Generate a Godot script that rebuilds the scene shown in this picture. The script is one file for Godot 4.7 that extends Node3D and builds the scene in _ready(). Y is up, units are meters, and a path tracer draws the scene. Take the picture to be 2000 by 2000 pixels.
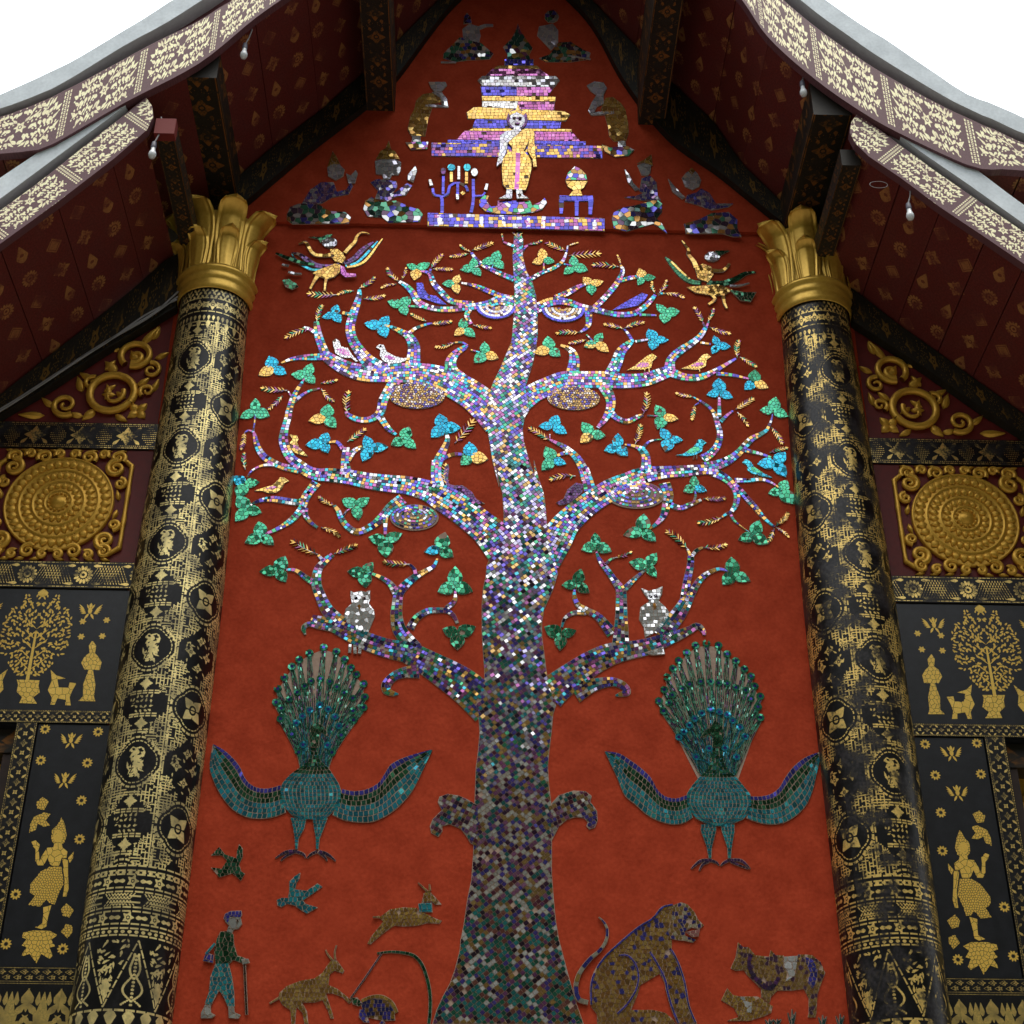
extends Node3D
# Temple gable wall with a glass mosaic tree, gilded pillars and carved eaves. Metres, y up, wall in the plane z = 0.
var rng := RandomNumberGenerator.new()
var M := {}
var used := {}
var org := Vector3.ZERO
var zlift := 0.0
var exclude := []

const TRUNK := [27,8275,46,8200,43,8075,65,7952,103,7864,125,7752,133,7594,133,7457,123,7361,104,7246,80,7152,59,7066,82,6905,55,6848,43,6773,51,6681,81,6555,111,6448,108,6556,133,6440,163,6335,173,6230,180,6118,187,6084,205,6016,225,5898,235,5815,209,5724,180,5651,158,5594,147,5513,147,5434,160,5317,170,5224,180,5155,197,5102,217,5035,202,4988,193,4887,179,4774,172,4690,178,4584,187,4506,189,4409,189,4299,187,4137,196,4005,204,3908,219,3811,240,3729,267,3623,297,3513,329,3420,-372,3413,-355,3475,-326,3542,-296,3598,-273,3667,-253,3755,-250,3806,-236,3883,-222,4000,-204,4099,-197,4232,-195,4487,-191,4685,-182,4768,-175,4881,-185,4996,-197,5028,-154,5142,-155,5218,-164,5334,-172,5452,-175,5612,-169,5725,-156,5791,-153,5858,-118,5959,-64,6061,-61,6199,-70,6330,-93,6435,-116,6551,-89,6379,-108,6452,-132,6568,-144,6659,-161,6769,-163,6965,-152,7022,-130,7100,-92,7197,-53,7316,-26,7395,-21,7434,-12,7590,-7,7788,-13,7909,-20,8073,-11,8232]
const KNOBS := [[173,4478,227,4542,301,4568,361,4565,391,4541,383,4509,400,4488,416,4461,418,4412,404,4377,377,4367,364,4384,371,4405,352,4425,312,4431,266,4417,226,4382,192,4313],[-371,4526,-332,4541,-279,4534,-232,4514,-178,4480,-175,4267,-211,4287,-235,4327,-262,4361,-316,4384,-355,4373,-354,4346,-373,4318,-407,4338,-414,4372,-402,4407,-357,4456,-379,4498]]
const BRANCHES := [
[-128,5007,193,-226,5110,192,-311,5177,182,-452,5267,147,-559,5327,125,-664,5349,111,-771,5386,104,-879,5439,93,-952,5477,82,-1024,5504,60,-1082,5526,34],
[-965,5461,37,-1036,5476,37,-1093,5486,30,-1120,5462,27,-1108,5423,10],
[-499,5220,80,-575,5211,62,-629,5187,51,-665,5141,51,-660,5103,43,-625,5088,25,-601,5087,7],
[-925,5493,82,-1000,5572,68,-1049,5668,57,-1072,5741,54,-1067,5823,46,-1034,5873,39,-994,5916,27],
[-1090,5740,38,-1135,5772,31,-1188,5812,23,-1239,5815,14],
[-1042,5873,23,-1073,5910,16],
[-525,5351,81,-606,5452,75,-630,5539,64,-630,5619,57,-622,5684,53,-589,5734,50,-540,5784,42,-491,5818,31,-442,5852,23,-422,5902,12],
[-637,5684,46,-682,5748,31,-756,5792,19,-800,5803,11],
[-537,5792,22,-546,5833,19,-572,5862,12],
[-557,5469,45,-524,5533,41,-469,5574,38,-412,5583,34,-363,5580,30,-326,5552,23,-304,5505,17],
[-363,5596,30,-328,5633,27,-318,5665,19,-323,5714,11],
[-37,5927,211,-126,6060,198,-186,6119,183,-290,6211,177,-396,6288,170,-486,6338,138,-599,6371,122,-711,6382,114,-823,6397,106,-937,6421,98,-1042,6432,90,-1109,6431,82],
[-1095,6430,83,-1163,6450,74,-1221,6497,64,-1269,6539,57,-1305,6603,55,-1324,6668,53,-1321,6740,45,-1309,6823,41,-1308,6868,38],
[-1307,6860,38,-1295,6939,36,-1273,7014,26,-1249,7066,18,-1233,7101,8],
[-1290,6928,26,-1234,6986,20,-1190,7016,15,-1140,7031,11],
[-1297,6962,13,-1323,7007,9],
[-1218,6464,54,-1300,6479,42,-1360,6504,42,-1417,6541,42,-1453,6589,37,-1476,6643,30,-1489,6692,23,-1499,6724,10,-1497,6785,9,-1500,6841,8],
[-1359,6493,25,-1413,6490,18,-1452,6475,14,-1485,6448,12,-1508,6405,8],
[-1496,6713,13,-1524,6727,12,-1545,6712,9],
[-1114,6381,59,-1142,6333,53,-1169,6280,51,-1182,6217,43,-1209,6165,41,-1249,6117,36,-1295,6081,26,-1340,6054,21,-1374,6038,14],
[-1168,6207,38,-1160,6161,29,-1131,6120,22,-1089,6085,15],
[-1176,6254,48,-1224,6247,41,-1287,6257,41,-1349,6266,39,-1402,6259,27,-1445,6243,19,-1469,6221,12],
[-428,6366,65,-445,6454,62,-444,6544,58],
[-439,6391,60,-446,6489,58,-429,6561,54,-405,6625,42,-387,6690,29,-400,6749,13],
[-425,6543,28,-388,6571,25,-343,6590,25,-290,6585,17],
[-943,6407,73,-965,6531,45,-960,6622,37],
[-977,6603,28,-1018,6657,21,-1063,6651,13],
[-950,6532,37,-917,6596,33,-873,6624,25,-850,6624,13],
[-625,6283,73,-689,6229,60,-731,6167,52,-786,6106,44,-864,6062,40,-925,6095,36,-965,6154,32,-982,6197,28,-1006,6231,18],
[-951,6163,11,-938,6193,10,-910,6216,8],
[-716,6168,32,-717,6116,24,-714,6048,17],
[-81,6817,221,-159,6909,205,-237,6992,198,-355,7075,191,-473,7130,174,-590,7156,148,-684,7154,140,-784,7146,122,-886,7149,122,-981,7175,105,-1061,7222,88,-1119,7269,70],
[-1111,7265,53,-1196,7257,48,-1274,7251,35,-1335,7234,22,-1380,7209,11],
[-1118,7259,62,-1147,7337,53,-1177,7426,49,-1195,7525,31],
[-1193,7435,23,-1227,7464,25,-1267,7478,18],
[-762,7171,87,-867,7236,88,-926,7313,71,-969,7391,62,-990,7481,58,-980,7571,54,-961,7664,46,-949,7736,32,-951,7777,20],
[-984,7582,27,-1045,7595,24],
[-607,7194,96,-603,7282,79,-606,7361,71,-640,7430,54,-681,7458,40,-729,7487,27,-786,7508,14],
[-640,7440,30,-602,7486,22,-540,7517,18,-501,7528,13],
[-324,7114,104,-373,7181,74,-382,7248,66,-352,7308,49,-306,7349,36,-287,7369,20],
[-286,7364,18,-315,7388,14,-362,7387,12],
[-266,7335,12,-211,7317,12],
[-690,7124,78,-740,7027,60,-768,6951,56,-783,6866,51,-838,6818,42,-906,6816,38,-961,6843,30,-978,6871,17],
[-786,6847,42,-728,6756,34,-681,6715,17],
[1,7689,82,-88,7718,73,-168,7685,55,-288,7656,46,-408,7637,41,-504,7645,41,-585,7684,46,-629,7765,41,-671,7816,32,-713,7846,23],
[-568,7654,22,-649,7657,15],
[-256,7682,46,-385,7699,41,-451,7770,41,-502,7841,37,-529,7914,28,-586,7933,13],
[-529,7924,19,-522,7951,15],
[-16,7730,46,-88,7749,41,-169,7788,37,-251,7827,28,-332,7846,15],
[-8,7881,42,-131,7946,33,-196,7986,28,-246,8038,24,-276,8091,19],
[-1,8141,25,-50,8167,19,-79,8182,13],
[-280,7641,36,-295,7589,32,-266,7529,23],
[-139,7998,9,-147,7966,9],
[-221,7988,9,-253,7974,9],
[115,7651,73,220,7715,64,317,7713,51,397,7679,46,477,7661,46,557,7637,41,637,7624,41,717,7636,41,775,7679,37,818,7731,32,853,7784,23],
[749,7627,22,854,7625,13],
[869,7790,17,910,7798,13],
[477,7671,41,544,7755,37,603,7840,37,637,7904,33,660,7967,28,649,8015,15],
[641,7888,28,711,7916,32,773,7923,22],
[244,7742,46,326,7791,42,383,7834,32,445,7865,15],
[91,7889,32,165,7943,28,230,7977,28,288,8032,24,314,8107,14,323,8161,11],
[173,7954,13,173,8018,9],
[296,8013,13,345,8003,9],
[34,8110,32,50,8137,25,75,8160,13],
[440,7649,49,442,7558,36,426,7517,27,389,7484,14],
[425,7467,11,463,7420,9],
[12,6932,137,97,7019,130,175,7069,130,293,7129,122,410,7132,122,527,7135,122,644,7128,105,762,7141,96,858,7182,88,922,7213,75],
[914,7212,71,926,7291,55,985,7361,52,1051,7413,45,1111,7474,36,1146,7536,27],
[1146,7536,18,1133,7576,11],
[1150,7536,18,1169,7587,11],
[1108,7424,18,1171,7414,14],
[914,7203,71,998,7166,53,1093,7168,46,1190,7219,31,1273,7280,22,1315,7310,14],
[1189,7195,30,1283,7187,23,1383,7161,12],
[559,7165,79,601,7263,71,628,7343,62,677,7403,45,706,7432,22],
[702,7424,22,672,7488,18,653,7513,13],
[718,7422,20,806,7442,14],
[332,7159,79,349,7257,66,343,7326,49,312,7364,31,268,7383,16],
[518,7096,78,555,7001,61,553,6926,52,520,6850,38,476,6788,21],
[552,6907,43,589,6861,38,650,6839,34,713,6873,30,744,6888,19],
[767,6884,9,829,6880,9],
[153,5897,195,227,6033,182,279,6128,160,355,6216,145,445,6297,138,544,6369,139,643,6425,123,735,6471,107,849,6492,83,963,6503,75,1077,6515,66,1160,6508,58],
[1075,6527,75,1145,6545,65,1215,6579,55,1278,6630,45,1328,6691,41,1369,6736,38,1417,6765,28,1456,6794,22],
[1456,6793,21,1478,6838,17,1493,6878,10,1500,6912,6],
[1321,6653,30,1361,6643,25,1415,6627,19,1468,6607,12],
[1128,6501,65,1181,6470,55,1219,6434,47,1243,6391,39,1253,6339,37,1240,6280,32,1215,6238,24],
[1214,6233,21,1187,6222,17,1158,6200,13],
[1209,6217,17,1224,6181,15,1253,6150,8,1303,6105,6],
[1240,6413,44,1278,6371,39,1314,6319,37,1351,6267,34,1383,6215,27,1415,6174,19,1448,6144,12],
[1247,6445,35,1288,6446,30,1333,6447,25,1388,6456,23,1433,6446,18,1471,6423,14,1505,6392,7],
[1070,6587,55,1118,6621,50,1157,6671,43,1180,6732,37,1183,6788,34],
[1183,6787,34,1173,6842,31,1166,6887,31,1150,6926,23,1120,6965,19,1084,6993,15,1044,7021,10],
[1187,6882,26,1192,6956,21,1196,7024,15],
[1192,6848,26,1232,6894,19,1271,6929,12],
[1074,6981,10,1050,6964,7],
[743,6479,66,748,6588,50,727,6642,42,682,6668,20,629,6676,12],
[731,6651,22,775,6703,13,845,6718,8],
[424,6358,69,411,6429,62,390,6509,58],
[407,6427,61,383,6516,54,346,6588,46,286,6650,33,226,6685,21,196,6703,12],
[316,6614,28,278,6609,25,240,6590,17],
[199,6699,8,200,6740,8],
[846,6420,66,865,6341,57,850,6270,49,829,6200,36,789,6148,24,747,6114,13],
[866,6279,41,928,6255,32,989,6282,28,1050,6312,16],
[1009,6300,16,1019,6344,13,1016,6371,8],
[176,5087,174,218,5133,167,302,5203,154,408,5282,140,515,5339,126,621,5364,104,692,5381,97,778,5414,82,872,5455,60,938,5488,45,982,5513,38,1012,5482,26,1014,5458,15],
[314,5104,109,377,5140,87,440,5164,66,517,5176,51,572,5154,44,591,5117,36,556,5105,26,529,5097,7],
[780,5446,90,871,5567,84,926,5657,69,950,5714,54],
[919,5673,46,939,5780,43,963,5880,39,970,5947,35],
[967,5947,20,954,5989,13],
[978,5947,20,1002,5981,21,1040,6003,14],
[949,5690,46,981,5748,39,1013,5798,35,1059,5840,27,1119,5866,20,1169,5855,11],
[566,5402,90,574,5545,68,577,5642,61,576,5723,54,542,5788,39,507,5846,35,480,5887,31,459,5928,20,450,5962,11],
[591,5724,34,620,5757,32,666,5807,23,711,5850,12],
[494,5879,16,524,5913,14,553,5926,9],
[525,5457,68,450,5559,45,386,5598,38,344,5629,30,324,5678,23,326,5723,11],
[386,5582,30,322,5581,27,272,5548,19,253,5491,11]]
const TREFOILS := [
[-1284,5810,4,96,"ggg"],[-408,5961,-96,105,"ggb"],[-817,5803,-10,96,"ggg"],[-302,5441,91,104,"ddd"],[-323,5734,-88,115,"ggg"],[-884,6229,-141,94,"ggg"],[-712,6009,92,102,"ggg"],[-1225,7123,-111,88,"ggg"],[-1501,6860,-84,96,"ggg"],[-1420,7171,41,96,"ybb"],[-1091,7583,17,86,"bbb"],[-1091,6825,19,99,"ygg"],[-1517,6362,75,92,"gbg"],[-1486,6195,56,103,"ggg"],[-1392,6027,30,96,"ggg"],[-1098,6645,7,89,"bbb"],[-827,6620,175,98,"bbb"],[-416,6772,-69,99,"bbb"],[-252,6574,164,97,"ygb"],[-805,7500,-5,98,"bbb"],[-179,7307,160,97,"ygg"],[-637,6684,144,92,"ggg"],[-688,7660,-10,86,"ggg"],[-606,7948,-28,88,"ggy"],[-372,7839,1,87,"gyy"],[-261,7968,19,88,"ggg"],[-131,8025,-108,94,"ggg"],[-308,7493,35,89,"ygg"],[911,7646,-163,87,"ggg"],[784,7918,175,79,"dgy"],[460,7856,-159,88,"ygy"],[169,8044,-86,89,"ygy"],[361,7996,160,94,"ggg"],[482,7408,136,94,"yog"],[1210,7406,173,82,"bbb"],[1410,7138,149,89,"ybd"],[833,7439,-176,89,"bbb"],[204,7351,24,93,"ygg"],[440,6745,50,92,"ygg"],[859,6876,175,94,"ygg"],[1507,6937,-103,93,"ggg"],[1488,6568,117,102,"bbb"],[1328,6084,137,103,"ggg"],[1508,6381,127,98,"ggg"],[1200,7058,-95,94,"bbb"],[590,6657,18,96,"bbb"],[886,6718,-176,88,"bbb"],[217,6562,46,95,"ggb"],[219,6796,-104,93,"bbb"],[709,6102,18,111,"ggg"],[1014,6397,-86,82,"gbg"],[1196,5838,154,109,"ggg"],[449,6003,-87,94,"ggg"],[726,5879,-125,97,"ggg"],[339,5755,-106,92,"ddd"],[249,5447,87,93,"ddd"]]
const SPRAYS := [
[-987,5920,-871,5977],[-1073,5913,-1217,5995],[-572,5862,-710,5876],[-1003,6227,-1091,6286],[-1070,6087,-968,6030],[-1138,7068,-1047,7094],[-1131,7028,-1054,6945],[-1328,7012,-1473,7026],[-1353,6972,-1423,6880],[-1548,6712,-1557,6597],[-1520,6458,-1532,6565],[-1232,7477,-1363,7396],[-1192,7520,-1167,7643],[-970,6857,-967,7008],[-958,6658,-864,6748],[-345,6663,-246,6822],[-952,7787,-867,7873],[-983,7766,-1077,7732],[-1085,7732,-1254,7738],[-923,7706,-800,7735],[-508,7523,-390,7546],[-537,7543,-626,7596],[-362,7387,-472,7354],[-713,7846,-782,7949],[-697,7862,-676,7952],[-728,7825,-815,7791],[-522,7956,-456,8064],[-509,7951,-395,7949],[-280,8096,-343,8148],[-272,8107,-149,8170],[-292,8080,-402,8055],[-79,8188,-88,8242],[-254,7520,-150,7502],[75,8165,158,8200],[310,8118,191,8188],[327,8161,385,8187],[326,8081,516,8102],[636,7999,481,8005],[649,8018,631,8089],[853,7794,841,7883],[878,7800,923,7896],[910,7796,1022,7763],[385,7481,250,7472],[424,7427,324,7399],[1133,7576,1087,7687],[1165,7587,1203,7680],[1171,7541,1288,7499],[1323,7316,1344,7440],[1339,7321,1429,7254],[653,7513,538,7545],[657,7521,771,7566],[744,6892,766,7040],[690,6682,722,6812],[199,6694,85,6774],[1046,7021,947,7047],[1050,6964,1028,6861],[1286,6938,1392,7015],[1294,6918,1347,6824],[1486,6816,1536,6706],[1462,6639,1563,6672],[1158,6197,1027,6161],[1453,6147,1527,6234],[1457,6139,1518,6078],[1447,6133,1400,6040],[1061,6319,1180,6326],[954,5989,846,6097],[1040,6003,1166,6025],[553,5926,639,5965],[-383,6376,-387,6514],[344,6454,205,6424],[13,8218,9,8277],[9,8217,-20,8260],[17,8218,42,8262]]
const NESTS := [[-573,6993,163,93,0],[-558,6162,134,84,1],[-120,7671,114,87,2],[288,7666,126,96,2],[341,6996,154,85,0],[678,6337,163,91,1]]
const FIGURES := [
["owl_mosaic","white mosaic owl with a flat square head, above the peacock with swallows","owl mosaic","mosaic owls on the lowest branches",0,[
["body","c","white",21,[-883,5691,-865,5679,-830,5692,-801,5685,-780,5697,-777,5640,-783,5616,-753,5576,-747,5537,-762,5489,-777,5441,-834,5448,-846,5479,-889,5494,-910,5541,-902,5582,-872,5614,-881,5655]],
["eye","c","eye",26,[-863,5655,-846,5655,-841,5638,-859,5635]],
["eye","c","eye",26,[-820,5652,-803,5656,-799,5640,-814,5633]],
["beak","c","orange",35,[-842,5599,-832,5609,-823,5595,-830,5571]],
["foot","s","white",20,[-867,5368,15,-868,5318,15]],
["foot","s","white",20,[-843,5365,16,-838,5313,16]],
["foot","s","white",20,[-815,5358,16,-815,5313,16]]]],
["owl_mosaic","white mosaic owl with pointed ear tufts, above the peacock over the tiger","owl mosaic","mosaic owls on the lowest branches",0,[
["body","g","white",19,[688,5738,727,5722,771,5735,804,5752,799,5703,779,5662,810,5630,836,5590,828,5566,789,5501,738,5461,698,5440,693,5500,670,5547,680,5620,732,5661,705,5701]],
["eye","c","eye",27,[726,5694,744,5694,746,5678,727,5676]],
["eye","c","eye",27,[755,5698,773,5701,775,5682,756,5679]],
["beak","c","orange",35,[747,5641,760,5647,766,5625,754,5605]],
["tail","g","white",19,[691,5346,791,5383,797,5340,732,5333]]]],
["bird_mosaic","white mosaic dove with a violet wing and lowered tail, perched below the blue trefoil","bird mosaic","",0,[
["body","c","white",17,[-1087,7383,-1072,7399,-1048,7379,-1037,7340,-997,7331,-963,7273,-929,7235,-941,7230,-970,7258,-1024,7257,-1066,7290,-1080,7339]],
["wing","c","pink",17,[-1060,7320,-1029,7330,-988,7302,-978,7273,-1026,7276]]]],
["bird_mosaic","white mosaic dove with a dark eye standing between two rising branches","bird mosaic","",0,[
["body","c","white",17,[-829,7340,-810,7361,-783,7356,-765,7308,-712,7274,-665,7261,-634,7267,-633,7252,-687,7226,-741,7220,-781,7239,-802,7277,-801,7321]],
["wing","c","pink",31,[-779,7273,-752,7283,-704,7255,-742,7244]],
["leg","s","white",24,[-749,7225,12,-744,7201,12]],
["eye","c","eye",31,[-808,7354,-796,7354,-795,7340,-808,7340]]]],
["bird_mosaic","yellow mosaic bird with a pink wing looking back beside the curved branch","bird mosaic","",0,[
["body","c","gold",19,[-1290,6699,-1249,6697,-1238,6670,-1245,6648,-1229,6615,-1200,6583,-1178,6557,-1216,6561,-1254,6580,-1279,6609,-1284,6647,-1270,6669]],
["wing","c","pink",23,[-1267,6634,-1244,6626,-1210,6591,-1232,6588,-1261,6609]]]],
["bird_mosaic","yellow mosaic bird with a violet wing facing the trunk above a forked branch","bird mosaic","",0,[
["body","c","gold",19,[-1456,6318,-1409,6338,-1361,6355,-1335,6387,-1321,6409,-1299,6409,-1270,6386,-1294,6372,-1306,6335,-1335,6308,-1379,6304,-1411,6317]],
["wing","c","pink",22,[-1399,6330,-1356,6350,-1329,6345,-1354,6326]],
["eye","c","eye",16,[-1305,6403,-1298,6403,-1298,6394,-1304,6394]]]],
["bird_mosaic","gold mosaic bird with a violet wing, standing on the upper limb nearer the trunk","bird mosaic","",0,[
["body","c","gold",17,[659,7206,703,7236,744,7277,785,7317,817,7333,844,7309,815,7278,805,7229,749,7213,686,7212]],
["wing","c","pink",20,[711,7237,751,7267,791,7263,790,7239,750,7228]],
["leg","s","gold",20,[765,7216,7,766,7184,7]],
["leg","s","gold",20,[791,7224,7,792,7190,7]]]],
["bird_mosaic","gold mosaic bird with a violet wing on the slender outer fork of the upper limb","bird mosaic","",0,[
["body","c","gold",17,[982,7227,1024,7246,1082,7283,1114,7331,1143,7341,1168,7320,1138,7296,1130,7249,1084,7221,1013,7225]],
["wing","c","pink",21,[1038,7246,1077,7271,1110,7275,1119,7260,1080,7242]],
["leg","s","gold",20,[1091,7224,6,1092,7204,6]]]],
["bird_mosaic","turquoise mosaic bird with a green wing and long tail facing the column","bird mosaic","",0,[
["body","c","cyan",18,[921,6610,962,6619,1014,6656,1044,6695,1050,6717,1073,6723,1104,6702,1083,6685,1071,6640,1030,6612,984,6606]],
["wing","c","green",23,[976,6627,1020,6667,1052,6667,1060,6648,1022,6623]],
["leg","s","brown",19,[1028,6612,5,1019,6582,4]],
["leg","s","brown",19,[1040,6615,5,1039,6585,4]]]],
["bird_mosaic","turquoise mosaic bird with a green wing facing the trunk, on the outermost branch","bird mosaic","",0,[
["body","c","cyan",18,[1299,6567,1316,6590,1343,6582,1365,6539,1405,6502,1464,6468,1412,6475,1350,6493,1325,6517,1325,6549]],
["wing","c","green",23,[1344,6539,1367,6536,1410,6502,1378,6499,1347,6512]],
["leg","s","brown",19,[1364,6493,5,1359,6463,4]],
["leg","s","brown",19,[1379,6491,5,1376,6464,4]]]],
["bird_mosaic","deep blue mosaic bird under the white curved twig, tail towards the trunk","bird mosaic","deep blue birds near the top of the mosaic tree",0,[
["body","c","blue",18,[-607,7838,-567,7839,-557,7788,-531,7747,-483,7738,-417,7673,-465,7677,-530,7706,-587,7725,-601,7776]]]],
["bird_mosaic","deep blue mosaic bird with raised head on the drooping upper branch","bird mosaic","deep blue birds near the top of the mosaic tree",0,[
["body","c","blue",18,[589,7658,647,7706,689,7738,738,7771,772,7797,808,7783,786,7741,744,7698,670,7676]]]],
["squirrel_mosaic","dark violet mosaic squirrel climbing down the big limb, tail raised","squirrel mosaic","",0,[
["body","c","violet",16,[-338,6377,-294,6378,-241,6335,-218,6291,-169,6262,-217,6256,-255,6273,-293,6325,-338,6341]],
["tail","s","violet",16,[-331,6364,21,-376,6380,18,-392,6429,28,-386,6491,25,-383,6514,8]]]],
["squirrel_mosaic","dark violet mosaic squirrel with a drooping head near the trunk fork","squirrel mosaic","",0,[
["body","c","violet",16,[233,6275,274,6302,297,6364,343,6409,388,6401,379,6348,341,6303,304,6272,251,6259]]]],
["swallow_mosaic","dark green mosaic swallow with spread wings diving beside the column","swallow mosaic","",0,[
["body","c","dgreen",18,[-1478,4208,-1444,4249,-1414,4212,-1354,4193,-1354,4230,-1348,4264,-1330,4244,-1326,4203,-1341,4163,-1325,4127,-1308,4117,-1324,4084,-1349,4106,-1369,4119,-1428,4099,-1472,4145,-1420,4139,-1398,4182,-1427,4209]]]],
["swallow_mosaic","teal mosaic swallow with spread wings below the peacock feet","swallow mosaic","",0,[
["body","c","teal",20,[-1140,3988,-1119,3998,-1087,3998,-1083,4034,-1087,4080,-1063,4107,-1039,4124,-1040,4097,-1054,4074,-1058,4041,-1000,4035,-951,4072,-928,4056,-979,4016,-1016,3989,-1002,3970,-943,3954,-992,3925,-1025,3944,-1052,3963,-1091,3972,-1115,3955,-1135,3962]]]],
["person_mosaic","mosaic man walking with a stick, green jacket, teal trousers, cap and shoulder bag","person mosaic","",0,[
["head","c","skin",40,[-1380,3900,-1308,3901,-1298,3869,-1312,3847,-1334,3843,-1341,3824,-1367,3830,-1358,3862,-1378,3881]],
["cap","g","blue",17,[-1386,3894,-1382,3916,-1358,3930,-1307,3933,-1302,3914,-1308,3901,-1355,3904,-1365,3872]],
["jacket","c","dgreen",20,[-1395,3830,-1361,3833,-1334,3818,-1327,3773,-1306,3717,-1267,3705,-1278,3683,-1323,3698,-1340,3679,-1402,3678,-1415,3741,-1408,3798]],
["trousers","c","teal",19,[-1402,3678,-1343,3679,-1321,3617,-1305,3549,-1296,3482,-1327,3482,-1349,3524,-1374,3555,-1392,3518,-1404,3487,-1432,3493,-1419,3548,-1420,3616]],
["foot","c","skin",28,[-1431,3486,-1407,3486,-1403,3451,-1381,3439,-1395,3427,-1444,3426,-1446,3450]],
["foot","c","skin",28,[-1323,3481,-1299,3481,-1293,3452,-1264,3440,-1272,3425,-1315,3428]],
["eye","c","eye",22,[-1325,3888,-1316,3888,-1315,3882,-1325,3882]],
["bag","c","blue",22,[-1462,3690,-1451,3728,-1417,3716,-1416,3681]],
["strap","s","cyan",17,[-1453,3721,11,-1415,3772,11]],
["hand","c","skin",24,[-1282,3698,-1251,3700,-1243,3683,-1274,3673]],
["stick","s","brown",14,[-1266,3672,11,-1250,3556,11,-1234,3441,11]]]],
["deer_mosaic","golden mosaic deer leaping, with a turquoise cloth at its neck","deer mosaic","mosaic deer at the foot of the wall",0,[
["body","c","amber",17,[-642,3910,-592,3949,-529,3960,-465,3957,-455,3937,-426,3932,-374,3907,-345,3897,-354,3884,-412,3887,-462,3873,-525,3869,-570,3872,-607,3846,-649,3810,-679,3781,-692,3784,-675,3819,-645,3858,-622,3891]],
["head","c","amber",17,[-441,3985,-432,4030,-410,4043,-384,4017,-349,3978,-376,3977,-395,3994]],
["cloth","g","cyan",22,[-458,3978,-394,3984,-390,3939,-452,3938]],
["ear","s","amber",15,[-417,4040,8,-463,4082,4]],
["ear","s","amber",15,[-404,4043,9,-408,4076,5]],
["tail","s","amber",15,[-642,3910,9,-675,3909,4]]]],
["deer_mosaic","golden mosaic deer walking towards the tortoise with one foreleg stretched out","deer mosaic","mosaic deer at the foot of the wall",0,[
["body","c","amber",17,[-1091,3546,-1060,3577,-1000,3602,-932,3615,-897,3641,-880,3672,-857,3703,-832,3698,-798,3654,-803,3642,-842,3654,-865,3635,-868,3585,-824,3567,-785,3537,-752,3513,-764,3501,-797,3531,-847,3549,-878,3548,-863,3512,-841,3457,-834,3433,-846,3433,-861,3469,-889,3517,-925,3505,-986,3504,-959,3462,-949,3407,-964,3406,-977,3456,-1010,3486,-1010,3406,-1025,3406,-1033,3467,-1072,3491,-1093,3521]],
["antler","s","amber",15,[-854,3700,8,-878,3728,6,-890,3750,4]],
["antler","s","amber",15,[-842,3704,8,-846,3741,6,-840,3773,4]],
["tail","s","amber",14,[-1090,3524,9,-1134,3496,5]]]],
["tortoise_mosaic","mosaic tortoise with a blue checked shell, held by the snare string","tortoise mosaic","",0,[
["shell","g","tort",17,[-711,3501,-679,3523,-623,3524,-579,3506,-552,3466,-548,3427,-600,3424,-681,3441,-701,3477]],
["rim","s","amber",17,[-706,3512,16,-660,3531,16,-611,3532,16,-566,3506,16,-541,3461,16]],
["head","c","dgreen",19,[-759,3525,-728,3527,-705,3504,-717,3489,-745,3498]],
["foot","c","blue",17,[-713,3471,-698,3474,-677,3441,-667,3414,-692,3417,-714,3440]],
["foot","c","blue",16,[-618,3410,-603,3427,-593,3410]]]],
["snare_mosaic","bent green mosaic pole with a violet string pulled down to the tortoise","snare mosaic","",0,[
["pole","s","dgreen",17,[-646,3737,8,-583,3745,10,-520,3741,13,-469,3727,14,-430,3684,15,-403,3615,15,-388,3542,15,-386,3462,15,-390,3413,15]],
["string","s","violet",15,[-624,3736,6,-702,3612,6,-759,3525,6]]]],
["tiger_mosaic","sitting golden mosaic tiger with blue outlines, open jaws and ringed tail","tiger mosaic","",0,[
["body","c","tiger",19,[379,3593,374,3624,393,3668,433,3725,478,3770,544,3828,609,3880,675,3920,722,3973,774,3986,764,3915,743,3863,759,3812,757,3767,780,3717,802,3654,811,3580,825,3506,858,3426,771,3425,750,3487,729,3567,718,3616,695,3659,644,3628,599,3602,584,3553,551,3485,656,3486,712,3474,748,3444,759,3425,394,3421,395,3465,371,3495,366,3550]],
["head","c","tigerhead",18,[774,3985,814,4001,845,3991,876,3955,893,3916,917,3891,897,3874,859,3880,826,3861,824,3838,874,3820,861,3807,823,3816,792,3818,757,3824,746,3863,766,3915]],
["outline","s","blue",17,[368,3507,10,370,3600,10,393,3668,10,433,3725,10,478,3770,10,544,3828,10,609,3880,10,675,3921,10,722,3974,10,774,3989,9]],
["outline","s","blue",17,[652,3760,10,685,3703,10,719,3628,10,729,3567,10,750,3487,10,772,3427,10]],
["outline","s","blue",17,[503,3739,9,547,3739,9,583,3696,9,594,3639,9,579,3577,9,539,3515,9,488,3466,9]],
["outline","s","blue",17,[757,3767,9,786,3704,9,810,3617,9,825,3506,9,852,3430,9]],
["tail","s","ring",24,[353,3516,21,309,3531,22,296,3580,21,305,3630,20,328,3674,19,370,3724,18,415,3763,15,444,3808,14,452,3859,12,437,3898,9,412,3923,4]],
["tongue","c","pinkflat",25,[832,3854,896,3868,888,3836,859,3833]],
["eye","c","blue",30,[840,3948,856,3952,858,3935,842,3934]]]],
["cow_mosaic","mosaic cow with a white saddle patch and blue rump, head turned to the tree","cow mosaic","",0,[
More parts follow.
